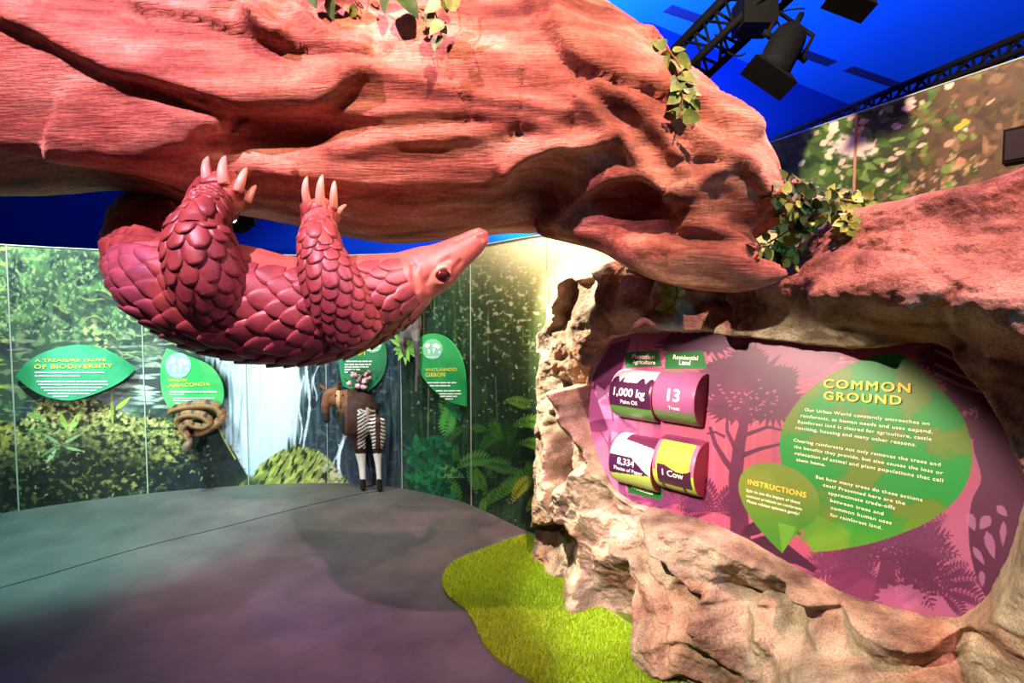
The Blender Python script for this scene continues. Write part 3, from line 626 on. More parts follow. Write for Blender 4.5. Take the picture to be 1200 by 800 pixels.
def log_hit(px_, py_):
    d_ = ray(px_, py_); h = LOG_BVH.ray_cast(Vector(CAMP), Vector(d_).normalized()); return (np.array(h[0]), np.array(h[1])) if h[0] else (None, None)
def rock_hit(px_, py_):
    h = ROCK_BVH.ray_cast(Vector(CAMP), Vector(ray(px_, py_)).normalized()); return (np.array(h[0]), np.array(h[1])) if h[0] else (None, None)

# ---------------------------------------------------------------- turf
TP = [(622,628),(600,633),(575,643),(548,653),(528,664),(519,678),(521,694),(532,706),(546,717),(556,733),(566,755),(580,772),(602,788),(640,812),(690,850),(760,920),(900,1100)]
tp = [onz(x, y)[:2] for x, y in TP]; tp = np.vstack([smooth_poly(tp, 6, False), [(1.5, 1.35), (1.6, 1.9), (1.3, 2.6), (.6, 3.2), (.25, 3.55)]])
mb = MB(); mb.prism(np.column_stack([tp, np.full(len(tp), .014)]), (0, 0, -.0135)); tbase = empty('turf_patch', (.3, 2.9, 0)); tag(tbase, 'wavy-edged patch of bright green artificial turf at the foot of the rock', 'turf')
mb.build('backing', M['turf_base'], tbase, False)
rs = np.random.RandomState(8); lo, hi = tp.min(0), tp.max(0); pts = rs.uniform(lo, hi, (300000, 2)); pts = pts[inside(pts, tp)]
rel = np.column_stack([pts, np.zeros(len(pts))]) - PO; aa = rel @ PH; dd = rel @ PN
keep = dd > -.34 + .0*aa; keep &= dd > np.interp(aa, [-1.7,-1.5,-.8,-.3,.2,1], [-.3,-.1,.08,.2,.28,.32]); pts = pts[keep]
xq, yq = proj(np.column_stack([pts, np.zeros(len(pts))])); pts = pts[(yq < 830) & (xq > 480)]
pts = pts[:90000]; n = len(pts); ang = rs.uniform(0, 2*np.pi, n); h = rs.uniform(.012, .022, n); le = rs.normal(0, .009, (n, 2)); wv = np.column_stack([np.cos(ang), np.sin(ang)]) * .0019
b = np.column_stack([pts - wv, np.full(n, .012)]); c = np.column_stack([pts + wv, np.full(n, .012)]); t_ = np.column_stack([pts + le, .012 + h])
V = np.stack([b, c, t_], 1).reshape(-1, 3); sh = rs.uniform(.72, 1.08, n); cc = lin((146,180,14))[None, :] * sh[:, None]; cc = np.repeat(cc * np.column_stack([rs.uniform(.85,1.15,n), np.ones(n), np.ones(n)]), 3, 0)
bl_ = link('grass_blades', mesh(V, np.arange(3*n).reshape(-1, 3), False, cc), M['paint'], tbase); bl_['kind'] = 'stuff'
# ---------------------------------------------------------------- text as geometry
def text_geo(body, bold=.0, spacing=1.0, fine=False):
    cu = bpy.data.curves.new('t', 'FONT'); cu.body = body; cu.size = 1; cu.space_character = spacing; cu.resolution_u = 3
    o = bpy.data.objects.new('t', cu); me = o.to_mesh()
    if fine:
        bm = bmesh.new(); bm.from_mesh(me); bmesh.ops.triangulate(bm, faces=bm.faces)
        for _ in range(4): bmesh.ops.subdivide_edges(bm, edges=[e for e in bm.edges if e.calc_length() > .12], cuts=1); bmesh.ops.triangulate(bm, faces=bm.faces)
        bm.to_mesh(me); bm.free()
    V = coords(me)[:, :2]; Fc = [tuple(p.vertices) for p in me.polygons]
    o.to_mesh_clear(); bpy.data.objects.remove(o); bpy.data.curves.remove(cu)
    if bold:                             # heavier strokes: the outline repeated a hair to each side
        n = len(V); sh = [(0, 0), (-bold, 0), (bold, 0), (0, bold*.7), (0, -bold*.7)]; Fc = [tuple(i + n*k for i in f) for k in range(5) for f in Fc]; V = np.vstack([np.column_stack([V + s_, np.full(n, .00025*k)]) for k, s_ in enumerate(sh)])
    else: V = np.column_stack([V, np.zeros(len(V))])
    return V, Fc
def put_text(mb, body, L_, R_, up, nrm, hs=1.0, bold=.0, spacing=1.0, lift=.002):
    V, Fc = text_geo(body, bold, spacing); x0, x1 = V[:, 0].min(), V[:, 0].max(); ax = (R_ - L_) / (x1 - x0)
    k = np.linalg.norm(ax); u = up - ax*(up @ ax)/(k*k); u = u/np.linalg.norm(u)
    mb.add(L_ + np.outer(V[:, 0]-x0, ax) + np.outer(V[:, 1]*k*hs, u) + nrm*lift + np.outer(V[:, 2], nrm), Fc)
def put_bars(mb, x0, x1, y, hpx, fn, rng, up, lift):   # a line of print too small to read
    x = x0
    while x < x1 - 1:
        w = min(rng.uniform(3, 9), x1 - x); a, b = fn(x, y), fn(x + w, y); h_ = np.linalg.norm(fn(x, y + hpx) - a)
        mb.add([a, b, b + up*h_, a + up*h_], [(0,1,2,3)]); x += w + .8

# ---------------------------------------------------------------- the info panel in the recess
panel = tag(empty('info_panel', PC + PNT*-.02), 'purple printed info panel with green leaf text, set into the rock', 'info panel')
ring = np.array([pan(x, y, -.004) for x, y in smooth_poly(PANEL_PX, 5)]); cen = ring.mean(0); ring = cen + (ring - cen)*1.035
mb = MB(); mb.prism(ring, -PNT*.02); mb.build('board', mat('panel_board', (40,16,36), .5), panel, False)
E = Canvas(670, 375, 1225, 740, 3.0, (186, 88, 130)); rng = random.Random(21); X, Y = E.X, E.Y
nz = fbm(N1, X/60, Y/50, 4., 3)
E.mix(sstep(800, 700, X + 20*nz), (206, 138, 196)); E.mix(blob(E, 880, 500, 90, 120), (206, 92, 122)); E.mix(sstep(640, 720, Y + 15*nz) * .8, (160, 84, 142)); E.mix(sstep(560, 640, Y)*sstep(960, 1060, X)*.7, (198, 108, 158))
DK, MD, LT = (96, 36, 78), (128, 56, 104), (212, 132, 182)
for i in range(9): 
    x = rng.uniform(700, 1000); E.stroke([(x, 400), (x + rng.uniform(-4, 4), 640)], rng.uniform(3, 9), rng.choice([(170,76,120),(206,112,156)]), .45)
for i in range(46):
    x = rng.uniform(690, 1180); y = rng.uniform(395, 470); E.leaf(x, y, rng.uniform(-.6, .6), rng.uniform(6, 22), rng.uniform(1, 3), LT, .7)
# tall hill shape and top band
E.poly(smooth_poly([(860,405),(880,392),(930,396),(960,402),(985,415),(960,440),(900,450),(860,440),(848,420)], 4), (160, 84, 128), .9)
# left acacias
def acacia(x, y, s, c):
    for dx, dy, rx in ((0,0,30),(-16,4,16),(18,6,18)): E.poly(smooth_poly([(x+s*(dx-rx), y+s*dy),(x+s*(dx-rx*.5), y+s*(dy-7)),(x+s*(dx+rx*.4), y+s*(dy-8)),(x+s*(dx+rx), y+s*(dy+1)),(x+s*dx, y+s*(dy+5))], 4), c, .9)
    E.stroke([(x+2*s, y+2*s),(x, y+26*s),(x+4*s, y+60*s)], 3.4*s, c, .9); E.stroke([(x-14*s, y+4*s),(x, y+28*s)], 2*s, c, .9); E.stroke([(x+16*s, y+6*s),(x+1*s, y+26*s)], 2*s, c, .9)
acacia(714, 498, .9, (150, 84, 140)); acacia(722, 470, .6, (164, 96, 150)); acacia(716, 452, .7, (110, 60, 108)); E.stroke([(728,480),(727,560),(733,600)], 8, (142, 76, 132), .9)
E.stroke([(770,490),(772,600)], 10, (146, 70, 122), .6); E.poly([(732,420),(722,452),(700,470),(694,440),(716,404),(740,396)], (110, 62, 104), .85)
# middle tree
tr = np.array([(868,640),(866,600),(862,560),(866,524),(874,486),(882,458)]); E.stroke(tr, [26,20,17,14,10,7], DK, .95)
for p, w in (([(866,560),(850,540),(838,520),(832,500)],8),([(864,530),(852,505),(852,485)],6),([(866,535),(890,526),(915,520)],6),([(872,500),(888,480),(906,472)],5),([(850,512),(838,506),(828,508)],4),([(872,510),(900,500),(920,505)],5)): E.stroke(p, np.linspace(w, w*.5, len(p)), DK, .95)
for x, y, rx, ry in ((880,452,44,34),(848,440,28,20),(906,470,32,24),(866,476,36,18),(836,462,22,16),(876,420,20,16),(915,445,20,16)): E.spiky(x, y, rx, ry, (104, 42, 82), rng, .96, 30, .42)
for i in range(50): E.leaf(rng.gauss(874, 20), rng.gauss(468, 8), rng.uniform(-.5,.5), rng.uniform(2,6), 1.2, (190, 96, 140), .8)
# palms and ferns
def palm(x, y, n, ln, c, al=.95, a0=-2.9, a1=-.25):
    for k in range(n):
        a = a0 + (a1-a0)*k/(n-1); E.fern(x, y, a, ln*(.8+.3*rng.random()), c, al, 13, .9 if a > -1.57 else -.9, .24)
palm(838, 600, 9, 48, DK); palm(792, 590, 7, 40, (112,50,100)); palm(760, 588, 6, 30, (122,58,112))
palm(1040, 655, 13, 88, (108, 42, 86), .95, -3.2, .35); palm(985, 668, 8, 52, (120, 52, 100)); palm(1096, 690, 8, 62, (104,40,86), .9, -3.0, .3); E.stroke([(1042,650),(1034,715)], [16, 30], (108,42,86), .9); palm(1065, 640, 6, 56, (122, 54, 104), .9, -2.6, -.2)
E.poly(smooth_poly([(960,690),(1000,662),(1040,690),(1060,730),(950,730)], 4), (116, 46, 94), .8); E.spiky(1055, 700, 26, 14, (196, 112, 170), rng, .7, 14, .3)
for x, y, a in ((882,636,.2),(890,628,.6),(900,640,.5),(868,626,-.4),(884,648,.9)): E.leaf(x, y, a, 44, 8, (70, 24, 60), .95)
E.stroke([(880,640),(905,634),(930,652),(956,668)], [16,20,14,6], (70,24,60), .95); E.stroke([(905,630),(925,618),(938,626)], [8,8,4], (70,24,60), .95)
# right-hand shadowy tree with pale gaps
E.poly(smooth_poly([(1136,420),(1170,470),(1215,560),(1215,640),(1172,705),(1150,690),(1136,640),(1138,590),(1150,560),(1140,520),(1146,480),(1120,450)], 4), (92, 36, 74), .96)
for x, y, a, l, w in ((1134,600,1.2,24,6),(1156,622,1.3,34,6),(1160,604,2.2,20,7),(1168,592,.8,18,5),(1140,640,1.0,26,4),(1150,668,1.5,20,4),(1176,610,1.6,30,4)): E.leaf(x, y, a, l, w, (190, 120, 176), .8)
for x, y in ((1112,430),(1126,446),(1134,462),(1100,418),(1146,440),(1120,470),(1134,500)): E.spiky(x, y, 22, 14, (100,40,80), rng, .96, 18, .7)
for y0 in (420, 436, 447): E.stroke([(1095, y0-10), (1125, y0+4), (1150, y0+12)], 3.5, (224, 150, 194), .75)
for q in range(2): E.spiky(800+q*34, 404-q*4, 26, 14, (92,40,86), rng, .9, 20, .5)
# green leaves
def ez(pts): return [(850 + x/2.667, 400 + y/2.667) for x, y in pts]
big_leaf = smooth_poly(ez([(545,40),(500,36),(420,60),(330,102),(255,158),(202,220),(176,280),(170,340),(182,405),(210,470),(236,560),(252,612)]), 5, False); big_leaf = np.vstack([big_leaf, ez([(272,658)]), smooth_poly(ez([(285,658),(350,651),(450,632),(550,600),(640,560),(710,505),(755,440),(773,370),(765,300),(738,230),(692,170),(640,112),(592,66)]), 5, False)])
small = np.vstack([ez([(178,662)]), smooth_poly(ez([(140,625),(85,560),(52,500),(41,455),(50,415),(80,388),(120,380),(165,382),(220,402),(268,440),(292,485),(292,530),(268,568),(232,590),(207,618)]), 5, False)])
gcol = np.empty_like(E.a); g1 = fbm(N2, X/70, Y/55, 3., 4)
gcol[:] = np.array((112, 138, 40))/255.; t = sstep(-.1, .35, g1 + .5*blob(E, 1050, 530, 70, 70) + .4*blob(E, 930, 540, 40, 60) + .4*blob(E,1120,560,20,60))[..., None]; gcol = gcol*(1-t) + np.array((28, 156, 62))/255.*t
t = (sstep(590, 640, Y) * .7)[..., None]; gcol = gcol*(1-t) + np.array((112, 172, 44))/255.*t
E.poly(big_leaf, gcol); E.poly([(914,615),(945,596),(1000,625),(955,645)], (110, 176, 50), .5)
sc_ = gcol*.0 + np.array((128, 150, 52))/255.; t = sstep(570, 630, Y)[..., None]; sc_ = sc_*(1-t) + np.array((74, 146, 46))/255.*t; E.poly(small, sc_)
E.poly(ez([(165,565),(222,580),(205,618),(178,662)]), (112, 178, 56), .8)
for pts in (((733,413),(771,410),(776,429),(733,431)), ((780,413),(824,411),(829,432),(779,432)), ((731,552),(778,570),(775,586),(737,577))): E.poly(pts, (26, 118, 52)); 
nu, nv = 900, 560
rc = ring - PC; ua, ub = (rc @ PH).min(), (rc @ PH).max(); va, vb = (rc @ PV).min(), (rc @ PV).max()
gu, gv = np.meshgrid(np.linspace(ua, ub, nu), np.linspace(va, vb, nv)); ok = inside(np.column_stack([gu.ravel(), gv.ravel()]), np.column_stack([rc @ PH, rc @ PV]))
V = PC + gu.ravel()[:, None]*PH + gv.ravel()[:, None]*PV + PNT*.0; Fg = grid_faces(nv, nu); Fg = Fg[ok[Fg].all(1)]
used = np.zeros(len(V), bool); used[Fg.ravel()] = True; idx = np.cumsum(used) - 1; px, py = proj(V[used])
link('print', mesh(V[used], idx[Fg], True, E.sample(px, py)*np.array([.64,.62,.55])), painted('printed_panel', .42, .4), panel)
T_t, T_i, T_b = MB(), MB(), MB()
def ln(mb, body, a, b, **k): 
    (ax, ay), (bx, by) = ez([a])[0], ez([b])[0]; put_text(mb, body, pan(ax, ay), pan(bx, by), PV, PNT, **k)
ln(T_t, 'COMMON', (308,144), (580,160), bold=.03, spacing=1.22, hs=.9, lift=.006); ln(T_t, 'GROUND', (308,181), (552,198), bold=.03, spacing=1.22, hs=.9, lift=.006)
V_ = np.vstack(T_t.v); T_t.add(V_ - PNT*.005, []); T_t.n = len(np.vstack(T_t.v))
for body, a, b in (("Our Urban World constantly encroaches on",(248,217),(638,262)),("rainforests, as human needs and uses expand.",(236,236),(648,288)),("Rainforest land is cleared for agriculture, cattle",(227,255),(645,310)),("ranching, housing and many other reasons.",(220,273),(597,328)),("Clearing rainforests not only removes the trees and",(213,312),(673,390)),("the benefits they provide, but also causes the loss or",(215,332),(681,416)),("relocation of animal and plant populations that call",(218,353),(681,440)),("them home.",(222,373),(313,390)),("But how many trees do these actions",(283,427),(616,500)),("cost? Presented here are the",(306,452),(562,511)),("approximate trade-offs",(322,477),(530,525)),("between trees and",(328,500),(494,543)),("common human uses",(330,523),(520,572)),("for rainforest land.",(328,545),(490,587))): ln(T_b, body, a, b, bold=.012, spacing=1.1, hs=.88)
ln(T_i, 'INSTRUCTIONS', (70,445), (253,488), bold=.03, spacing=1.1)
for body, a, b in (("Spin to see the impact of these",(66,468),(234,508)),("common products on rainforests.",(66,485),(242,528)),("Please release spinners gently!",(68,502),(232,543))): ln(T_b, body, a, b, bold=.015)
def lab(body, x0, y0, x1, y1, **k): put_text(T_b, body, pan(x0, y0), pan(x1, y1), PV, PNT, bold=.015, **k)
lab('Plantation', 741, 420, 767, 420.5); lab('Agriculture', 741, 426, 768, 427); lab('Residential', 789, 420.5, 818, 422); lab('Land', 796, 427, 809, 427.8); lab('Paper', 745, 566, 758, 570); lab('Production', 741, 572, 765, 580)
T_t.build('title_lettering', M['amber'], panel, False); T_i.build('heading_lettering', M['amber'], panel, False); T_b.build('body_lettering', M['cream'], panel, False)
mcol = [M['white']]
def spinner(xl, xr, yl, yr, ht, label, paintf, texts, cap):
    a, b = pan(xl, yl), pan(xr, yr); ax = PH; ln_ = (b - a) @ ax; a = b - ax*ln_; r = ht; na, nq = 70, 90
    th = np.linspace(-math.pi/2, math.pi/2, nq); u = np.linspace(0, 1, na)
    rr = r * np.where((u < .02) | (u > .98), .975, 1.0)
    def S(uu, tt, rad): return a + np.outer(uu*ln_, ax) + (rad*np.cos(tt))[:, None]*PNT*.95 + (rad*np.sin(tt))[:, None]*PV
    U, T = np.meshgrid(u, th); V = S(U.ravel(), T.ravel(), np.tile(rr, nq)); c = lin(np.array([paintf(x, t) for x, t in zip(U.ravel(), T.ravel())]))
    o = link('spinner', mesh(V, grid_faces(nq, na), True, c), painted('printed_drum', .28, .5), panel); o['label'] = label
    for uu, nm in ((0.0, 'end_cap'), (1.0, 'end_cap')):
        mb = MB(); V2 = S(np.full(nq, uu), th, np.full(nq, r*.975)); mb.prism(V2, ax*(.003 if uu else -.003)); mb.build(nm, cap, o, False)
    mb = MB()
    for body, u0, u1, t0, bold in texts:
        V, Fc = text_geo(body, bold, 1.0, True); k = (u1-u0)*ln_/(V[:, 0].max()-V[:, 0].min()); X_ = u0 + (V[:, 0]-V[:, 0].min())*k/ln_; T_ = t0 + V[:, 1]*k/r
        mb.add(S(X_, T_, r + .0025 + V[:, 2]), Fc)
    mb.build('drum_lettering', M['white'], o, False)
pr = random.Random(3); spk = [(pr.random(), pr.uniform(.1, .3)) for _ in range(60)]
def drip(x): return .44 + .28*abs(math.sin(x*15)) * (1 if math.sin(x*8+1) > -.2 else .1)
def p1(u, t): return (238,232,214) if t > drip(u) else (66,28,60) if t > -.55 else (84,140,62)
def p2(u, t): return (96,170,90) if t > 1.15 and u < .5 else (150,88,126) if t > -.62 + .06*math.sin(u*30) else (92,128,70)
def p3(u, t): return (96,40,72) if t > .85 - (u-.4)*.3 and u > .25 else (240,236,224) if t > .18 - max(0, (u-.55))*1.3 else (62,28,62) if t > -.62 + .25*u else (170,204,90)
def p4(u, t):
    cow = (t < -.12 + .1*math.sin(u*7) and t > -.85 and .12 < u < .95) or (t < -.8 and (.18 < u < .26 or .7 < u < .78))
    return (70,34,56) if cow else (110,50,80) if t > .95 else (166,104,132) if (u < .1 or u > .9) and t > -.3 else (176,214,72) if t > -1.1 else (120,180,60)
capm = mat('drum_end', (132, 48, 62), .45)
c1, c2 = pan(827, 437), pan(827, 501); r1 = np.linalg.norm(c1 - c2)/2; c3, c4 = pan(826, 516), pan(826, 583); r2 = np.linalg.norm(c3 - c4)/2
spinner(729, 777, 463, 466, r1, 'upper left spinner drum reading 1,000 kg palm oil', p1, (('1,000 kg', .12, .88, -.12, .03), ('Palm Oil', .30, .70, -.42, .015)), capm)
spinner(779, 827, 466, 469, r1, 'upper right spinner drum reading 13 trees', p2, (('13', .38, .68, -.18, .03), ('Trees', .40, .68, -.50, .015)), capm)
spinner(729, 777, 541, 546, r2, 'lower left spinner drum reading 8,334 pieces of paper', p3, (('8,334', .22, .64, -.16, .02), ('Pieces of Paper', .14, .84, -.40, .01)), capm)
spinner(779, 827, 546, 549.5, r2, 'lower right spinner drum reading 1 cow with cow silhouette', p4, (('1 Cow', .26, .78, -.42, .03),), capm)

# ---------------------------------------------------------------- the pangolin
PY0 = 1.93
class Limb:                              # a swept elliptical body section chain with a surface function
    def __init__(s, keys, n=60, deep=1.0):
        k = catmull(keys, n); s.C = np.array([at(x, y, Y) for x, y, Y, *_ in k]); s.ra = np.array([q[3]*q[2]/F for q in k]); s.rb = s.ra * (k[:, 4] if k.shape[1] > 4 else deep)
        T = np.gradient(s.C, axis=0); s.L = np.linalg.norm(T, axis=1); s.T = T/s.L[:, None]; B = np.array([0, -1.0, 0]) - s.T*(s.T @ np.array([0, -1.0, 0]))[:, None]; s.B = B/np.linalg.norm(B, axis=1)[:, None]; s.A = np.cross(s.T, s.B); s.n = n
        if s.A[n//2][2] < 0 and abs(s.A[n//2][2]) > .3: s.A = -s.A
        s.cum = np.concatenate([[0], np.cumsum(np.linalg.norm(np.diff(s.C, axis=0), axis=1))])
    def at_len(s, l): return np.interp(l, s.cum, np.arange(s.n))
    def S(s, i, th):
        i = np.clip(i, 0, s.n - 1.001); lo = i.astype(int); f = (i - lo)[..., None]; g = lambda Q: Q[lo]*(1-f) + Q[lo+1]*f
        ra, rb = g(s.ra[:, None]), g(s.rb[:, None]); A, B = g(s.A), g(s.B); c, q = np.cos(th)[..., None], np.sin(th)[..., None]
        N_ = A*c/np.maximum(ra, .005) + B*q/np.maximum(rb, .005); N_ /= np.linalg.norm(N_, axis=-1)[..., None]
        return g(s.C) + A*ra*c + B*rb*q, N_
    def into(s, mb, seg=28):
        th = np.arange(seg)*2*np.pi/seg; I, T = np.meshgrid(np.arange(s.n, dtype=float), th, indexing='ij'); P, _ = s.S(np.minimum(I, s.n-1.002), T); n = s.n
        V = np.vstack([P.reshape(-1, 3), s.C[:1] - s.T[:1]*s.ra[0]*.55, s.C[-1:] + s.T[-1:]*s.ra[-1]*.55]); k = n*seg
        mb.add(V, grid_faces(n, seg, True).tolist() + [((q+1) % seg, q, k) for q in range(seg)] + [((n-1)*seg + q, (n-1)*seg + (q+1) % seg, k+1) for q in range(seg)])
XS = np.array([-1, -.93, -.5, 0, .5, .93, 1]); YS = np.array([0, .22, .45, .66, .84, .96, 1.0])
def scales(limb, l0, l1, th0, th1, size, out, direc=1, lift=.022, seed=0, rd=False):
    rs = np.random.RandomState(seed); l = l0; row = 0
    while l < l1:
        i = limb.at_len(l); ii = int(min(i, limb.n-1)); sz = size(l) if callable(size) else size
        per = math.pi*(limb.ra[ii] + limb.rb[ii]) * (th1-th0)/(2*math.pi); n = max(3, int(round(per/sz))); dth = (th1-th0)/n
        th = th0 + (np.arange(n) + (.5 if row % 2 else 0.) + .25)*dth + rs.normal(0, .05*dth, n); ln_ = sz*1.32*rs.uniform(.92, 1.1, n)
        wy = np.where(YS < .5, 1.0, np.sqrt(np.maximum(1 - ((YS-.5)/.5)**2.2, 0)))*.60 if rd else np.where(YS < .42, 1.0, np.maximum(1 - ((YS-.42)/.58)**1.55, 0)**.8)*.60
        tt = th[:, None, None] + XS[None, None, :]*wy[None, :, None]*dth; yl = (l + rs.normal(0, .04*sz, n))[:, None] + direc*YS[None]*ln_[:, None] - direc*.35*sz
        I = limb.at_len(np.clip(yl, 0, limb.cum[-1]))[:, :, None] + 0*tt; P, N_ = limb.S(I, tt)
        edge_ = (np.abs(XS) < .99)[None, :]*(YS < .99)[:, None]; h = (lift*(.10 + .90*YS[:, None])*(sz/.085) + .0035*(sz/.085)*(1 - XS[None]**2)) * edge_ - .006*(1-edge_)
        ridge_ = .0016*np.cos(XS*9)[None]*YS[:, None]*edge_*(sz/.085)
        P = P + N_*(h + ridge_)[None, :, :, None]*rs.uniform(.85, 1.15, n)[:, None, None, None]
        out.append(P.reshape(-1, 3)); l += sz*.66; row += 1
def scale_mesh(out):
    V = np.vstack(out); ns = len(V)//49; g = grid_faces(7, 7); Fc = (g[None] + 49*np.arange(ns)[:, None, None]).reshape(-1, 4); return V, Fc, ns
def ly(px_, py_, back): 
    p, _ = log_hit(px_, py_); return (p[1] if p is not None else 2.0) - back
hy, fy = ly(262, 212, .055), ly(376, 232, .045)
Yb = PY0
body = Limb([(150,306,Yb+.10,20,1.0),(168,318,Yb+.04,36,1.0),(195,331,Yb,50,1.0),(235,343,Yb,61,1.0),(280,353,Yb,66,1.0),(330,362,Yb,63,1.0),(380,362,Yb,59,1.0),(425,351,Yb,53,1.0),(462,338,Yb,43,1.0),(490,326,Yb,33,.95)], 90)
head = Limb([(468,334,Yb,38),(492,322,Yb,32,),(512,313,Yb,28),(530,301,Yb,21.5),(547,290,Yb,17),(560,280,Yb,13.5),(568,273.5,Yb,9)], 50, .85)
hind = Limb([(262,366,1.79,34),(246,335,1.745,41),(236,302,1.735,40),(233,276,1.76,36),(238,256,min(1.80,hy),28),(248,240,hy,28),(261,229,hy,27),(279,226,hy,20)], 50, .8)
fore = Limb([(420,392,1.84,34),(402,362,1.79,37),(387,330,1.765,33),(377,300,1.78,26),(373,276,1.82,22),(374,260,fy,19.5),(376,247,fy,22.5),(377,240,fy,20)], 50, .8)
tail = Limb([(212,338,Yb+.06,42,1.),(186,326,2.16,40,1.),(178,304,2.42,46,.9),(186,268,2.62,56,.6),(204,232,2.80,58,.38),(214,196,3.06,50,.34),(222,150,3.16,40,.34)], 50)
mb = MB(); [q.into(mb) for q in (body, head, hind, fore, tail)]
def front(px_, py_, limb_y, r): return at(px_, py_, limb_y - r)
mb.tube([front(*q) for q in ((492,306,Yb,.072),(489,318,Yb,.085),(491,332,Yb,.082),(497,342,Yb,.068),(503,346,Yb,.05))], [.008,.014,.015,.013,.006], 10)
eyeP = front(518.5, 322, Yb, .066)
a = np.linspace(0, 2*np.pi, 21)[:-1]; ex = np.array([math.cos(.5), 0, math.sin(.5)]); ez_ = np.array([-math.sin(.5), -.35, math.cos(.5)])
rg = np.array([eyeP + ex*math.cos(t)*.034 + ez_*math.sin(t)*.028 for t in a]); V = []
for t, p in zip(a, rg):
    o_ = (p-eyeP)/np.linalg.norm(p-eyeP)
    for q in range(8): w_ = q*math.pi/4; V.append(p + .0085*(math.cos(w_)*o_ + math.sin(w_)*np.array([0,-1.,0])))
mb.add(V, [(i*8+j, i*8+(j+1) % 8, ((i+1) % 20)*8+(j+1) % 8, ((i+1) % 20)*8+j) for i in range(20) for j in range(8)])
bme = remeshed(mb, .0085, 3); P = coords(bme); Nn = normals(bme); px, py = proj(P); S2 = np.column_stack([px, py])
for pl, h, w_ in (([(574,272),(566,268),(550,274),(534,282)], .008, 1.6), ([(500,330),(506,318),(516,309),(526,303)], .008, 2.4), ([(562,277),(566,280)], .012, 2.0), ([(569,275),(571,279)], .008, 1.2), ([(540,306),(532,316),(530,326)], .006, 2.2), ([(486,312),(484,326),(488,340)], .008, 2.5)):
    dd, _, _ = seg_dist(S2, pl); P -= Nn*(h*np.exp(-(dd/w_)**2)*(P[:, 1] < Yb))[:, None]
setcoords(bme, P)
M['skin'] = noisy('pangolin_skin', [(160,88,78),(190,112,96)], 9, .42, bump=.12, bscale=120, bdist=.003)
M['scale'] = noisy('pangolin_scales', [(112,54,58),(142,72,70),(164,90,84)], 14, .40, bump=.25, bscale=60, bdist=.004, bstretch=(1,1,3))
pang = tag(empty('pangolin', (body.C[40][0], Yb, body.C[40][2])), 'large sculpted red scaly pangolin hanging upside down under the log', 'pangolin sculpture')
link('body', bme, M['skin'], pang)
out = []
Lb = body.cum[-1]; t0 = R(52); sizeb = lambda l: .062 + .040*math.sin(math.pi*min(1, max(0, .12 + .86*l/Lb)))**1.3
# armour runs from the nape towards the tail: free tips point to the tail
lim = body; rev = []
scales(lim, .04, Lb*.985, R(50), R(310), lambda l: sizeb(l)*.82, rev, -1, .017, 1)
out += rev
sc2 = []; scales(tail, .04, tail.cum[-1]*.8, 0, 2*math.pi, .10, sc2, 1, .022, 2); out += sc2
sc3 = []; scales(hind, .06, hind.cum[-1]*.60, 0, 2*math.pi, .060, sc3, -1, .014, 3, True); scales(hind, hind.cum[-1]*.60, hind.cum[-1]*.96, 0, 2*math.pi, .040, sc3, -1, .015, 4, True)
sc4 = []; scales(fore, .05, fore.cum[-1]*.62, 0, 2*math.pi, .048, sc4, -1, .013, 5, True); scales(fore, fore.cum[-1]*.62, fore.cum[-1]*.99, 0, 2*math.pi, .028, sc4, -1, .015, 6, True)
V, Fc, ns = scale_mesh(out); so = link('body_scales', mesh(V, Fc), M['scale'], pang)
V, Fc, ns = scale_mesh(sc3); link('leg_scales', mesh(V, Fc), M['scale'], pang)
V, Fc, ns = scale_mesh(sc4); link('leg_scales', mesh(V, Fc), M['scale'], pang)
M['claw'] = noisy('claw_horn', [(214,158,142),(236,186,166)], 12, .38)
def claw(x0, y0, x1, y1, Y, r, bend):
    lp, ln_ = log_hit(x1, y1); b = at(x0, y0, Y - .01); tY = min(Y + .02, (lp[1] - .012) if lp is not None else Y); tip = at(x1, y1, tY); t = np.linspace(0, 1, 14)[:, None]
    mid = (b + tip)/2 + np.array([bend, -.03, 0]); p = b*(1-t)**2 + 2*mid*t*(1-t) + tip*t**2
    m_ = MB(); m_.tube(p, r*np.sqrt(np.maximum(1 - (np.linspace(0, 1, 14)*.985)**1.7, 0.002))*.98, 14); m_.build('claw', M['claw'], pang)
for q in ((246,216,244,184,hy-.03,.021,-.006),(263,216,264,183,hy-.04,.022,.0),(279,224,289,197,hy-.03,.019,.012),(290,236,300,217,hy,.015,.012)): claw(*q)
for q in ((361,240,360,207,fy-.02,.0165,-.006),(376,241,378,205,fy-.035,.019,.0),(391,243,392,212,fy-.02,.0165,.008),(396,250,406,240,fy,.011,.004)): claw(*q)
m_ = MB(); bm = bmesh.new(); bmesh.ops.create_uvsphere(bm, u_segments=20, v_segments=14, radius=.024); m_.add([np.array(v.co)*(1.25,1,.9) + eyeP + (0,.004,0) for v in bm.verts], [tuple(v.index for v in f.verts) for f in bm.faces]); bm.free()
eo = m_.build('eye', mat('eye_gloss', (44,10,12), .08), pang); eo['label'] = 'glossy dark eye'
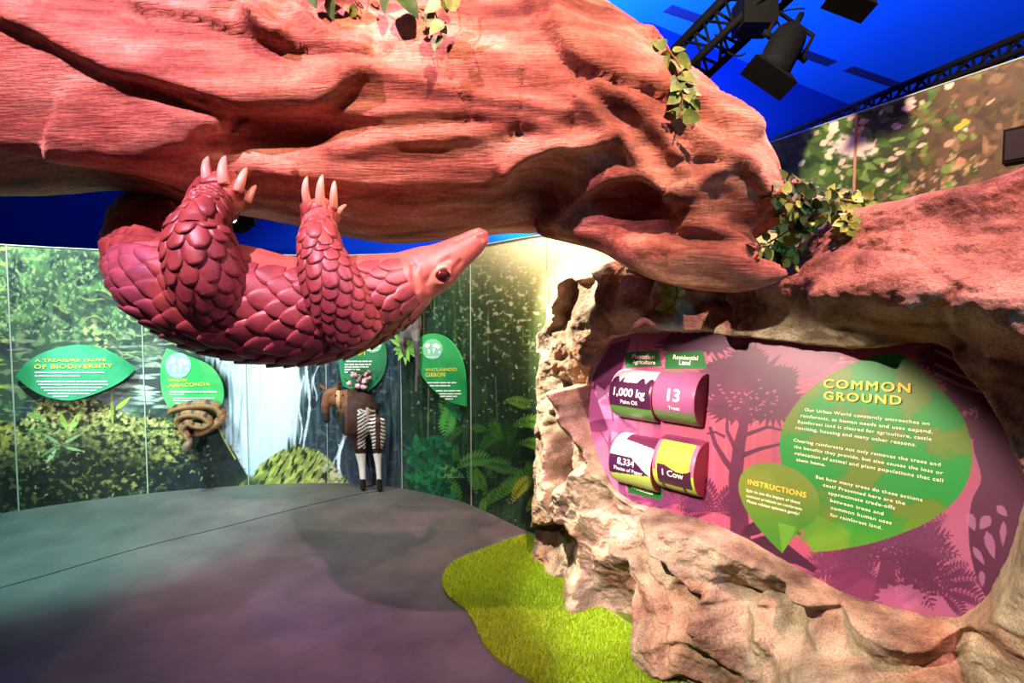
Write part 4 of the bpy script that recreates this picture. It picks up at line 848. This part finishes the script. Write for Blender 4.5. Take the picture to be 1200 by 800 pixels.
# ---------------------------------------------------------------- leaf-shaped signs on the mural
rngs = random.Random(77)
def green_print(name, c0, c1, ang=0):
    m = mat(name, rough=.5); nt = m.node_tree; tc = nt.nodes.new('ShaderNodeTexCoord'); n = nt.nodes.new('ShaderNodeTexNoise'); n.inputs['Scale'].default_value = 2.2; n.inputs['Detail'].default_value = 3
    r = nt.nodes.new('ShaderNodeValToRGB'); r.color_ramp.elements[0].position = .38; r.color_ramp.elements[1].position = .62; r.color_ramp.elements[0].color = L4(*c0); r.color_ramp.elements[1].color = L4(*c1)
    nt.links.new(tc.outputs['Object'], n.inputs['Vector']); nt.links.new(n.outputs['Fac'], r.inputs[0]); nt.links.new(r.outputs[0], nt.nodes['Principled BSDF'].inputs['Base Color']); return m
def leaf_sign(outline, cx, cy, off, cols, label, heads, bars, globe=None):
    p0, t, n = wall_frame(cx, cy, off); fn = lambda x, y, l=.0: onplane(x, y, p0, n) + n*l; up = np.array([0, 0, 1.])
    e = tag(empty('leaf_sign', p0), label, 'sign', 'green leaf signs on the mural')
    ring = np.array([fn(x, y) for x, y in outline]); mb = MB(); mb.prism(ring, -n*.016); mb.build('sign_board', green_print('leaf_print', *cols), e, False)
    c = ring.mean(0)
    for k in (-1, 1): mb = MB(); mb.bar(c + t*.12*k - n*.016, c + t*.12*k - n*(off + .002), .012); mb.build('standoff', M['black'], e)
    T = MB()
    for body, x0, y0, x1, y1, hs in heads: put_text(T, body, fn(x0, y0), fn(x1, y1), up, n, hs*.72, .014, 1.12, .003)
    T.build('title_lettering', M['yellow'], e, False)
    B = MB()
    for x0, x1, y in bars: put_bars(B, x0, x1, y, 1.5, lambda x, y: fn(x, y, .003), rngs, up, .003)
    B.build('body_lettering', M['white'], e, False)
    if globe:
        gx, gy, gr, gdark = globe; g = MB(); a = np.linspace(0, 2*np.pi, 33)[:-1]; g.prism([fn(gx + gr*math.cos(q), gy + gr*math.sin(q), .004) for q in a], -n*.002); go = g.build('globe_emblem', gdark, e, False)
        w = MB()
        for pl in ([(-.8,-.35),(-.5,-.6),(-.15,-.5),(-.3,-.25),(-.45,-.1),(-.55,-.15)], [(-.42,-.02),(-.2,.05),(-.18,.25),(-.36,.55),(-.42,.25)], [(.0,-.45),(.3,-.6),(.75,-.4),(.8,-.15),(.55,.0),(.4,-.15),(.2,-.2),(.02,-.25)], [(.02,-.15),(.25,-.1),(.3,.1),(.15,.4),(.05,.15)], [(.6,.2),(.8,.2),(.78,.38),(.6,.38)]):
            w.add([fn(gx + gr*x, gy + gr*y, .006) for x, y in pl], [tuple(range(len(pl)))])
        w.add([fn(gx - .6*gr, gy + .72*gr, .006), fn(gx + .6*gr, gy + .72*gr, .006), fn(gx + .6*gr, gy + .80*gr, .006), fn(gx - .6*gr, gy + .80*gr, .006)], [(0,1,2,3)])
        w.build('world_map', M['white'], go, False)
    return e
def arcs(a, b): return np.vstack([smooth_poly(a, 6, False)[:-1], smooth_poly(b, 6, False)[:-1]])
G1, G2 = mat('map_disc_green', (132,208,168), .6), mat('map_disc_pale', (150,226,196), .6)
leaf_sign(arcs([(18,441),(32,424),(58,410),(92,404),(125,410),(160,431)], [(160,431),(142,447),(112,461),(82,469),(52,464),(32,453),(18,441)]), 90, 436, .07, ((24,134,82),(70,176,130)), 'pointed oval green leaf sign about biodiversity, left of the waterfall', (('A TREASURE TROVE', 41, 424, 124, 423, 1.1), ('OF BIODIVERSITY', 40, 432, 132, 430.5, 1.15)), ((41,123,437),(41,95,441),(43,127,447.5),(45,127,451),(48,120,454.5),(52,113,458),(56,105,461.5),(62,80,465)))
leaf_sign(arcs([(195,408),(189,425),(188,445),(191,464),(199,479),(213,494)], [(213,494),(240,494),(256,482),(262,465),(260,448),(250,432),(236,423),(214,415),(195,408)]), 225, 450, .05, ((30,176,88),(110,204,116)), 'green leaf sign reading green anaconda, above the coiled snake', (('GREEN', 198, 447, 219, 446.5, 1.1), ('ANACONDA', 198, 453.5, 246, 451.5, 1.25)), ((199,254,459.5),(199,216,462.5),(203,251,467),(203,245,470),(205,228,473)), (209, 428, 15, G2))
leaf_sign(arcs([(416,382),(402,398),(397,418),(399,440),(402,452)], [(402,452),(425,460),(445,446),(453,424),(450,400),(438,384),(416,382)]), 425, 420, .05, ((14,104,62),(34,140,84)), 'green leaf sign half hidden by the pangolin, above the okapi', (('OKAPI', 402, 417, 428, 416, 1.2),), ((406,436,424),(404,435,427.5),(404,432,430.5),(404,422,433.5),(404,414,436.5)), (437, 402, 11, G1))
leaf_sign(arcs([(487,421),(488,404),(496,393),(510,391),(526,398),(539,416),(545,440),(546,476)], [(546,476),(528,471),(510,459),(495,441),(487,421)]), 515, 432, .06, ((10,128,66),(60,172,92)), 'green leaf sign reading white-handed gibbon, right of the okapi', (('WHITE-HANDED', 499, 435, 536, 434.5, 1.3), ('GIBBON', 499, 441.5, 522, 441, 1.25)), ((501,535,449),(504,528,452.5),(511,540,458.5),(515,541,462),(516,536,465),(522,531,468)), (507, 409, 12, G1))

# ---------------------------------------------------------------- wall-mounted animals
def px_blob(pieces, vox, fY, it=3):      # tapered tubes given as (px, py, depth offset, radius px); fY = base point and normal on the wall
    p0, t, n = fY; mb = MB()
    for pts in pieces:
        k = catmull(pts, 22); C_ = np.array([onplane(x, y, p0, n) + n*o for x, y, o, r in k]); rr = np.array([r*np.linalg.norm(C_[i]-CAMP)/F/1.05 for i, (x, y, o, r) in enumerate(k)])
        C_ = np.vstack([C_[:1] + (C_[:1]-C_[1:2])/np.linalg.norm(C_[0]-C_[1])*rr[0]*.6, C_, C_[-1:] + (C_[-1:]-C_[-2:-1])/np.linalg.norm(C_[-1]-C_[-2])*rr[-1]*.6]); rr = np.concatenate([[rr[0]*.3], rr, [rr[-1]*.3]])
        mb.tube(C_, rr, 14)
    return remeshed(mb, vox, it)
# okapi, seen from behind with its head turned
fr = wall_frame(432, 500, .0); D_ = .16
pieces = [[(434,470,D_-.02,20),(430,486,D_+.02,20.5),(432,500,D_+.02,18)], [(424,468,D_-.03,16),(410,466,D_-.04,11),(400,466,D_-.03,9)], [(412,476,D_-.06,12),(418,496,D_-.06,13)],
 [(403,459,D_-.03,7),(397,460,D_+.0,6.2),(395,474,D_+.03,5),(398,489,D_+.05,3.8)], [(391,456,D_-.03,1.5),(386,450,D_-.03,2.8),(383,447,D_-.03,1.2)], [(403,455,D_-.03,1.6),(406,449,D_-.03,2.6),(407,445,D_-.03,1.2)],
 [(428,492,D_+.03,11.5),(432,510,D_+.03,8.8),(434,525,D_+.02,6),(436,540,D_+.02,3.6),(437,556,D_+.02,3.0),(437,566,D_+.02,3.4)], [(450,490,D_+.0,11),(453,508,D_+.0,8.4),(452,524,D_+.0,5.6),(453,540,D_+.0,3.4),(454,556,D_+.0,2.8),(455,568,D_+.0,3.4)],
 [(421,505,D_-.06,7),(425,520,D_-.06,5),(429,540,D_-.06,3),(431,560,D_-.06,2.7)], [(441,472,D_+.02,3),(443,486,D_+.07,2.4),(443,500,D_+.08,1.6)]]
ome = px_blob(pieces, .008, fr, 4); P = coords(ome); px, py = proj(P)
c = np.tile(lin((58,34,26)), (len(P), 1)); NO = Perlin(31); c *= (1 + .4*fbm(NO, P[:,0]*18, P[:,2]*18, P[:,1]*18, 3))[:, None]
def setc(mask, col): c[mask] = lin(col)
rump = (py > 480) & (py < 528) & (px > 419); band = np.sin((py + .045*(px-442)**2*np.sign(484-py)*.4 + .5*np.sin(px*.5))*1.45)
setc(rump & (band > -.05) & ((np.abs(px-443) > 3)), (226,218,212)); setc((py > 478) & (py < 492) & (np.abs(px-443) < 14) & (np.abs(px-443)>11), (190,178,170))
setc((py > 532) & (py < 562), (222,214,204)); setc((py > 526) & (py <= 532), (40,24,20)); setc(py >= 562, (24,16,14))
setc((px < 407) & (py > 452), (120,76,48)); setc((px < 407) & (py > 476), (84,56,42)); setc((px < 400) & (py > 458) & (py < 478) & (np.abs(px-396) < 2.0), (196,150,110)); setc((px < 410) & (py < 452), (52,30,24)); setc((px < 404) & (py > 484), (38,26,22))
setc((np.hypot(px-393.5, py-464) < 1.6) | (np.hypot(px-402, py-464) < 1.5), (14,8,8))
paintattr(ome, np.clip(c, 0, 1)); e0 = onplane(440, 569, fr[0], fr[2])
# a little lift so the hooves stand on the floor
zmin = P[:, 2].min(); P[:, 2] -= zmin - .002; setcoords(ome, P)
ok_ = tag(empty('okapi', (e0[0], e0[1], 0)), 'brown okapi with white-striped rump seen from behind, standing against the mural', 'okapi'); link('body', ome, M['paint'], ok_)
# cluster of pale fungus-like blooms behind the okapi's back
fl_ = empty('pink_flower_cluster', onplane(430, 445, fr[0], fr[2])); tag(fl_, 'cluster of dark-stalked pinkish blooms above the back of the okapi', 'flowers')
mb, mb2 = MB(), MB(); rq = random.Random(4)
for i in range(16):
    x, y = rq.gauss(432, 7), rq.gauss(442, 4); p = onplane(x, y, fr[0], fr[2]) + fr[2]*rq.uniform(.05, .16); bm = bmesh.new(); bmesh.ops.create_icosphere(bm, subdivisions=2, radius=rq.uniform(.02, .036)); mb.add([np.array(v.co)*(1,1,.8) + p for v in bm.verts], [tuple(v.index for v in f.verts) for f in bm.faces]); bm.free()
    q = [p, p + np.array([rq.uniform(-.05,.05), -.03, .03]), p + np.array([rq.uniform(-.08,.08), -.03, .06])]; mb2.tube(q, [.006,.005,.002], 5)
    mb2.tube([p, onplane(431 + rq.uniform(-3,3), 460, fr[0], fr[2]) + fr[2]*.06], .005, 5)
mb.build('bloom', noisy('pink_bloom', [(150,96,110),(214,170,178),(236,214,214)], 30, .6), fl_); mb2.build('stalk', noisy('dark_stalk', [(40,22,18),(80,44,34)], 20, .8), fl_)
# anaconda: a coiled tube
fa = wall_frame(228, 490, .0); D_ = .10
pathk = [(208,474,.06,4.2),(222,472,.09,6.5),(238,471,.10,7.2),(252,474,.10,7.4),(261,481,.10,6.8),(263,489,.11,6),(254,497,.11,5.6),(240,505,.10,5.2),(228,508,.09,4.8),(219,501,.08,4.6),(216,491,.09,5),(226,485,.12,5.6),(238,489,.13,5.6),(243,496,.12,5.2),(236,501,.13,4.8)]
path2 = [(201,482,.08,3.0),(212,484,.11,5.2),(226,485,.14,6.2),(240,487,.15,6.2),(247,493,.14,5.2),(240,499,.14,4.4)]
path3 = [(216,494,.12,3.4),(222,490,.15,4.6),(228,494,.16,4.8),(229,503,.16,4.4),(226,511,.16,4.4),(225,517,.16,4.6),(225,522,.15,2.6)]
amb, acol = MB(), []
body_path = [(199,484,.07,1.6),(207,478,.08,3.6),(222,474,.09,4.8),(240,472,.10,5.2),(255,474,.10,5.2),(263,481,.10,4.8),(261,490,.11,4.4),(251,498,.11,4.2),(239,504,.10,4.0),(227,505,.09,3.8),(217,499,.08,3.6),(213,491,.09,3.8),(219,484,.12,4.2),(232,482,.13,4.6),(245,485,.14,4.6),(250,491,.14,4.2),(244,496,.14,3.8),(234,495,.15,3.6),(226,492,.16,3.8),(221,497,.17,3.6),(226,505,.18,3.4),(229,511,.18,3.0),(227,516,.18,3.8),(225,521,.18,3.2),(225,524,.17,1.4)]
k = catmull(body_path, 230); cs = np.array([onplane(x, y, fa[0], fa[2]) + fa[2]*(o*1.0) for x, y, o, r in k]); rr = np.array([r*np.linalg.norm(cs[i]-CAMP)/F for i, (x, y, o, r) in enumerate(k)])
amb.tube(cs, rr, 14); V = np.vstack(amb.v); NA_ = Perlin(33)
i_ = np.repeat(np.arange(230), 14); up_ = (V[:, 2] - cs[i_, 2])/rr[i_]; q_ = fbm(NA_, V[:,0]*40, V[:,2]*40, V[:,1]*40, 2)
c = np.where((up_ > .1)[:, None], lin((150,100,66)), lin((196,150,104))); c = np.where((up_ < -.6)[:, None], lin((120,78,56)), c)
c = np.where(((np.sin(i_*.62) + .5*q_ > .55) & (up_ > .25))[:, None], lin((66,38,28)), c); c = np.where((i_ > 196)[:, None], .35*c + .65*lin((150,128,118)), c); c *= (.68 + .2*q_)[:, None]
ame = mesh(V, amb.f)
paintattr(ame, np.clip(c, 0, 1)); an = tag(empty('anaconda', onplane(232, 500, fa[0], fa[2])), 'coiled brown patterned anaconda mounted on the mural below a leaf sign', 'snake'); link('body', ame, M['paint'], an)
# gibbon, mostly behind the pangolin
fg = wall_frame(488, 380, .0)
gme = px_blob([[(484,352,.10,7),(490,366,.10,10),(491,382,.09,11),(488,394,.08,8)], [(489,340,.11,8.5),(489,349,.11,8)], [(494,360,.08,4),(505,345,.06,3.6),(508,322,.04,3),(505,300,.03,2.6)], [(482,362,.08,4),(474,345,.06,3.4),(470,322,.04,3),(474,300,.03,2.6)], [(495,388,.10,6),(497,402,.11,4),(497,424,.10,2.6),(496,446,.10,2.2),(496,458,.10,2.4)], [(484,390,.10,5),(480,404,.10,3.4),(483,418,.08,2.6)]], .011, fg)
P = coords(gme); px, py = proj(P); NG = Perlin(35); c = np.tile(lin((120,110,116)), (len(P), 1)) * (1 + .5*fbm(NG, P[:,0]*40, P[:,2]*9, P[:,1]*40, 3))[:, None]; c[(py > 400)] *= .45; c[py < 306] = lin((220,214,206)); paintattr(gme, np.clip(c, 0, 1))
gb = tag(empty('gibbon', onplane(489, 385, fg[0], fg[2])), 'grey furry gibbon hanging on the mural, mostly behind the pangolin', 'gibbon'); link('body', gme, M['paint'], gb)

# ---------------------------------------------------------------- leafy plants
def leaf_geo(mb, base, direc, nrm, ln_, wd, fold=.18, droop=.25, heart=True):
    direc = direc/np.linalg.norm(direc); nrm = nrm - direc*(nrm @ direc); nrm = nrm/max(np.linalg.norm(nrm), 1e-6); s_ = np.cross(direc, nrm)
    prof = [(0,.12),(.08,.75),(.28,1),(.55,.8),(.8,.4),(1,.0)] if heart else [(0,.1),(.15,.5),(.4,1),(.65,.8),(.85,.4),(1,0)]
    V = []
    for y, w in prof:
        c_ = base + direc*ln_*y - nrm*droop*ln_*y*y
        for sg in (-1, 0, 1): V.append(c_ + s_*sg*w*wd - nrm*(0 if sg else fold*w*wd))
    mb.add(V, [(3*i+j, 3*i+j+1, 3*i+j+4, 3*i+j+3) for i in range(5) for j in range(2)])
M['ivy'] = noisy('ivy_leaf', [(52,92,34),(104,136,52),(176,186,104)], 16, .5)
M['ivy_dark'] = noisy('dark_ivy_leaf', [(24,58,22),(50,92,34),(86,124,48)], 16, .5)
M['ivy_pale'] = noisy('pale_ivy_leaf', [(96,140,50),(140,176,70),(180,206,100)], 18, .5)
M['stem'] = noisy('vine_stem', [(96,62,36),(130,88,52)], 30, .8)
M['green_leaf'] = noisy('bromeliad_leaf', [(96,160,60),(150,206,96)], 10, .5)
def vine(name, label, stems, nleaf, size, m, seed, group='ivy vines on the log and rock', nrm=(0,-1,.3)):
    rq = np.random.RandomState(seed); st, lf = MB(), MB(); e = empty(name, stems[0][0]); tag(e, label, 'ivy', group); nrm = np.asarray(nrm, float)
    for s_ in stems:
        p = smooth_poly(np.array(s_), 8, False); st.tube(p, np.linspace(.0035, .0018, len(p)), 6); T = np.gradient(p, axis=0)
        for k in range(nleaf):
            i = int((k + rq.rand()*.7)/nleaf*(len(p)-1)); t = T[i]/max(np.linalg.norm(T[i]), 1e-9); side = np.cross(t, nrm)*(1 if k % 2 else -1)
            dr = side*rq.uniform(.4, 1.1) + t*rq.uniform(.0, .9) + rq.normal(0, .3, 3) + np.array([0, 0, -.3]); sz = size*rq.uniform(.65, 1.2); b = p[i] + dr/np.linalg.norm(dr)*.012
            st.tube([p[i], b], .0014, 4); leaf_geo(lf, b, dr, nrm + rq.normal(0, .45, 3), sz, sz*.42)
    st.build('stem', M['stem'], e); lf.build('foliage', m, e, True); return e
def front_of_log(px_, py_, off): 
    p, n = log_hit(px_, py_); return (at(px_, py_, 2.0) if p is None else at(px_, py_, p[1] - off))
def on_rock(px_, py_, off): 
    p, n = rock_hit(px_, py_); return at(px_, py_, (p[1] if p is not None else 2.0) - off)
yv = front_of_log(512, 20, .11)[1]
vine('ivy_vine', 'ivy sprig dangling in front of the log from above, at the top edge', [[at(495,-50,yv),at(503,-20,yv),at(508,8,yv),at(515,30,yv),at(518,44,yv)],[at(515,-45,yv-.02),at(521,-14,yv-.02),at(519,10,yv-.02),at(522,26,yv-.02)]], 6, .060, M['ivy'], 1)
yv2 = front_of_log(416, 8, .05)[1]
vine('ivy_vine', 'thin dry twig curling at the top edge, left of the dangling ivy sprig', [[at(412,-30,yv2),at(416,0,yv2),at(426,10,yv2),at(420,2,yv2),at(424,16,yv2)]], 2, .06, M['ivy'], 9)
yv3 = front_of_log(395, 5, .09)[1]
vine('ivy_vine', 'broad dark leaves cut off by the top edge, left of the dry twig', [[at(352,-40,yv3),at(372,-20,yv3),at(392,-8,yv3)]], 4, .10, M['ivy_dark'], 12)
vine('ivy_vine', 'dark leaf tips at the top edge between dry twig and dangling sprig', [[at(440,-40,yv3),at(462,-18,yv3),at(470,-6,yv3)]], 3, .09, M['ivy_dark'], 13)
c0 = front_of_log(800, 118, .03); yc_ = c0[1]
vine('ivy_vine', 'pale ivy trailing over the crest of the log, beside the black truss', [[at(772,44,yc_+.08),at(786,62,yc_+.05),at(793,86,yc_),at(800,112,yc_-.03),at(795,140,yc_-.05)],[at(784,60,yc_+.05),at(797,78,yc_),at(804,104,yc_-.02),at(808,118,yc_-.03)]], 13, .062, M['ivy'], 2)
def rk_(x, y, o=.05):
    ys = [h[1] for h in (rock_hit(x, y)[0], log_hit(x, y)[0]) if h is not None]; return at(x, y, (min(ys) if ys else 2.1) - o)
stems = [[rk_(915,225),rk_(930,240),rk_(945,255),rk_(940,275),rk_(933,300)], [rk_(900,285),rk_(925,270),rk_(955,255),rk_(985,245)], [rk_(960,235),rk_(980,245),rk_(992,262),rk_(998,250)], [rk_(890,290),rk_(905,288),rk_(925,292),rk_(930,312)], [rk_(935,235),rk_(965,230),rk_(1000,236),rk_(1018,234)], [rk_(985,240),rk_(994,252),rk_(990,266)]]
vine('ivy_vine', 'pale-leaved ivy spilling over the boulder beside the pointed root tip', stems, 22, .042, M['ivy_pale'], 3)
vine('ivy_vine', 'dark green ivy mound in the gap between log end and boulder', [[rk_(905,228,.02),rk_(925,222,.02),rk_(950,228,.02),rk_(975,232,.02)],[rk_(930,240,.03),rk_(955,240,.03),rk_(980,240,.03)],[rk_(970,222,.02),rk_(990,228,.03),rk_(1012,234,.03)],[rk_(915,250,.03),rk_(935,255,.03),rk_(950,262,.03)],[rk_(895,295,.03),rk_(905,300,.03),rk_(915,296,.03)],[rk_(920,214,.05),rk_(945,216,.06),rk_(965,225,.05)],[rk_(940,232,.07),rk_(962,238,.08),rk_(985,238,.06)]], 44, .044, M['ivy_dark'], 4)
stems = [[on_rock(768,318,.05),on_rock(778,326,.06),on_rock(786,344,.06),on_rock(783,364,.06)],[on_rock(772,316,.05),on_rock(786,324,.06),on_rock(793,340,.06),on_rock(790,358,.06)],[on_rock(766,322,.04),on_rock(776,328,.05),on_rock(782,330,.05)]]
vine('ivy_vine', 'small ivy tuft hanging under the log root, above the panel', stems, 11, .046, M['ivy_pale'], 5)
vine('ivy_vine', 'single ivy leaf poking from under the root, right of the small tuft', [[on_rock(846,338,.05),on_rock(849,344,.05)]], 2, .04, M['ivy_pale'], 6)
# bromeliad beside the gibbon sign
fb = wall_frame(482, 405, .0); br = empty('bromeliad', fb[0] + fb[2]*.03); tag(br, 'bright green leafy rosette left of the gibbon sign', 'plant'); lf = MB(); rq = np.random.RandomState(5)
for k in range(15):
    a_ = k*2.4; dr = fb[1]*math.cos(a_) + np.array([0,0,1.])*(math.sin(a_)*1.1 - .05) + fb[2]*rq.uniform(.2, .7); leaf_geo(lf, fb[0] + fb[2]*.07, dr, fb[2], rq.uniform(.13, .20), .028, .2, .2, False)
lf.build('rosette', M['green_leaf'], br); st = MB(); st.bar(fb[0] - np.array([0,0,.04]) + fb[2]*.02, fb[0] + fb[2]*.08, .018); st.build('stem', M['stem'], br)

# ---------------------------------------------------------------- lighting truss and stage lights
def truss(name, label, p, q, w, r, n, hang=True):
    p, q = np.asarray(p, float), np.asarray(q, float); d = (q-p)/np.linalg.norm(q-p); s_ = np.cross(d, [0,0,1.]); s_ /= np.linalg.norm(s_); u = np.cross(s_, d)
    e = tag(empty(name, p), label, 'truss', 'black lighting trusses'); cs = [u*w*.58, -u*w*.3 + s_*w*.5, -u*w*.3 - s_*w*.5]
    for c_ in cs: m_ = MB(); m_.bar(p + c_, q + c_, r, 10); m_.build('chord', M['black'], e)
    br_ = MB(); L_ = np.linalg.norm(q-p)
    for i in range(n):
        a, b = p + d*L_*i/n, p + d*L_*(i+.5)/n; c2 = p + d*L_*(i+1)/n
        for j in range(3): br_.bar(a + cs[j], b + cs[(j+1) % 3], r*.42, 6); br_.bar(b + cs[(j+1) % 3], c2 + cs[j], r*.42, 6)
    br_.build('bracing', M['black'], e); return e, d, cs
P_, Q_ = at(770,112,3.9), at(985,-95,3.3); te, td, tcs = truss('lighting_truss', 'black lattice lighting truss hung with spotlights, above the log end', P_, Q_, .30, .026, 8)
cb = MB()
for x, y, y1 in ((820,60,30),(846,62,20),(870,45,10),(838,40,70)): 
    a = at(x, y, 3.7); b = at(x + 36, y1 - 8, 3.6); t = np.linspace(0, 1, 14)[:, None]; cb.tube(a*(1-t) + b*t - np.array([0,0,.28])*(t*(1-t)), .007, 6)
for dx in (0, .04, .08): cb.tube([P_ + np.array([dx, 0, .24]), (P_+Q_)/2 + np.array([dx, 0, .26]), Q_ + np.array([dx,0,.24])], .010, 6)
cb.build('cable', M['black'], te); jb = MB(); jb.box(at(884,18,3.5), (.22,.2,.2)); jb.build('junction_box', M['black'], te, False)
# cowl fixture pointing down
def stage_light(label, a, b, r, bell, dirx, group='black stage lights on the truss'):
    a, b = np.asarray(a), np.asarray(b); d = (b-a)/np.linalg.norm(b-a); s_ = np.cross(d, dirx); s_ /= np.linalg.norm(s_); f_ = np.cross(s_, d); e = tag(empty('stage_light', a), label, 'stage light', group)
    m_ = MB(); t = np.linspace(0, 1, 16); L_ = np.linalg.norm(b-a); m_.tube(a + np.outer(t*L_, d), r*np.array([.45,.8,.95,1,1,1,1.02,1.02,1.02,1,1,.98,.98,.98,.98,.98]), 20); m_.build('housing', M['black'], e)
    h = MB(); k0, k1 = b - d*.02, b + d*bell[1]; w0, w1 = bell[0]*.72, bell[0]; rect = lambda c_, w: [c_ + s_*w + f_*w*.5, c_ - s_*w + f_*w*.5, c_ - s_*w - f_*w*.5, c_ + s_*w - f_*w*.5]
    h.add(rect(k0, w0) + rect(k1, w1), [(0,1,5,4),(1,2,6,5),(2,3,7,6),(3,0,4,7),(0,3,2,1),(4,5,6,7)]); h.build('barn_doors', M['black'], e, False)
    y = MB(); c_ = a + d*L_*.35; y.tube([c_ + s_*(r+.03), a - d*.10 + s_*(r+.03), a - d*.10 - s_*(r+.03), c_ - s_*(r+.03)], .014, 6); y.bar(a - d*.10, a - d*.22, .02); y.build('yoke', M['black'], e)
    for sg in (-1, 1): kn = MB(); kn.bar(c_ + s_*sg*(r-.01), c_ + s_*sg*(r+.06), .02, 10); kn.build('knob', M['black'], e)
    cbl = MB(); t = np.linspace(0, 1, 16)[:, None]; cbl.tube(a + d*.05 + t*(-d*.35) + s_*.12*np.sin(t*6.3) + f_*.10*np.sin(t*3.14), .006, 6); cbl.build('cable', M['black'], e); return e
stage_light('long black spotlight hanging under the truss, barn doors aimed down', at(928,38,3.4), at(903,86,3.2), .105, (.15,.05), np.array([0,1.,0]))
stage_light('black spotlight cut off by the top edge, right of the truss', at(1008,-70,3.0), at(997,-8,2.85), .10, (.12,.10), np.array([0,1.,0]))
stage_light('small black lamp with a lit lens behind the pangolin foot', at(297,236,3.3), at(276,255,3.05), .10, (.11,.03), np.array([0,1.,0]), None)
ld = bpy.data.objects[[o.name for o in bpy.data.objects if o.name.startswith('stage_light')][-1]]
bm = bmesh.new(); bmesh.ops.create_uvsphere(bm, u_segments=16, v_segments=10, radius=.018); m_ = MB(); m_.add([np.array(v.co) + at(273,257,2.90) for v in bm.verts], [tuple(v.index for v in f.verts) for f in bm.faces]); bm.free(); m_.build('lens', mat('lit_lens', (255,255,255), .3, emit=((255,250,240), 6)), ld)
truss('lighting_truss', 'black ladder truss running just above the right-hand mural wall', at(905,172,5.6), at(1235,42,3.15), .14, .022, 16)
# little black box standing on the boulder at the right edge
bp, bn_ = rock_hit(1190, 192); bp = at(1192, 184, 2.0) if bp is None else bp
sb_ = tag(empty('speaker_box', bp), 'small black box on the boulder at the right edge of the photo', 'speaker'); m_ = MB(); rotm = np.array([[.8,-.6,0],[.6,.8,0],[0,0,1.]]); m_.box(bp + np.array([.03,.02,.05]), (.07,.09,.13), rotm); m_.build('cabinet', M['black'], sb_, False); m_ = MB(); m_.box(bp + np.array([.03,.02,.05]) - rotm[:, 0]*.036, (.004,.075,.11), rotm); m_.build('grille', mat('grille_cloth', (24,24,26), .9), sb_, False)
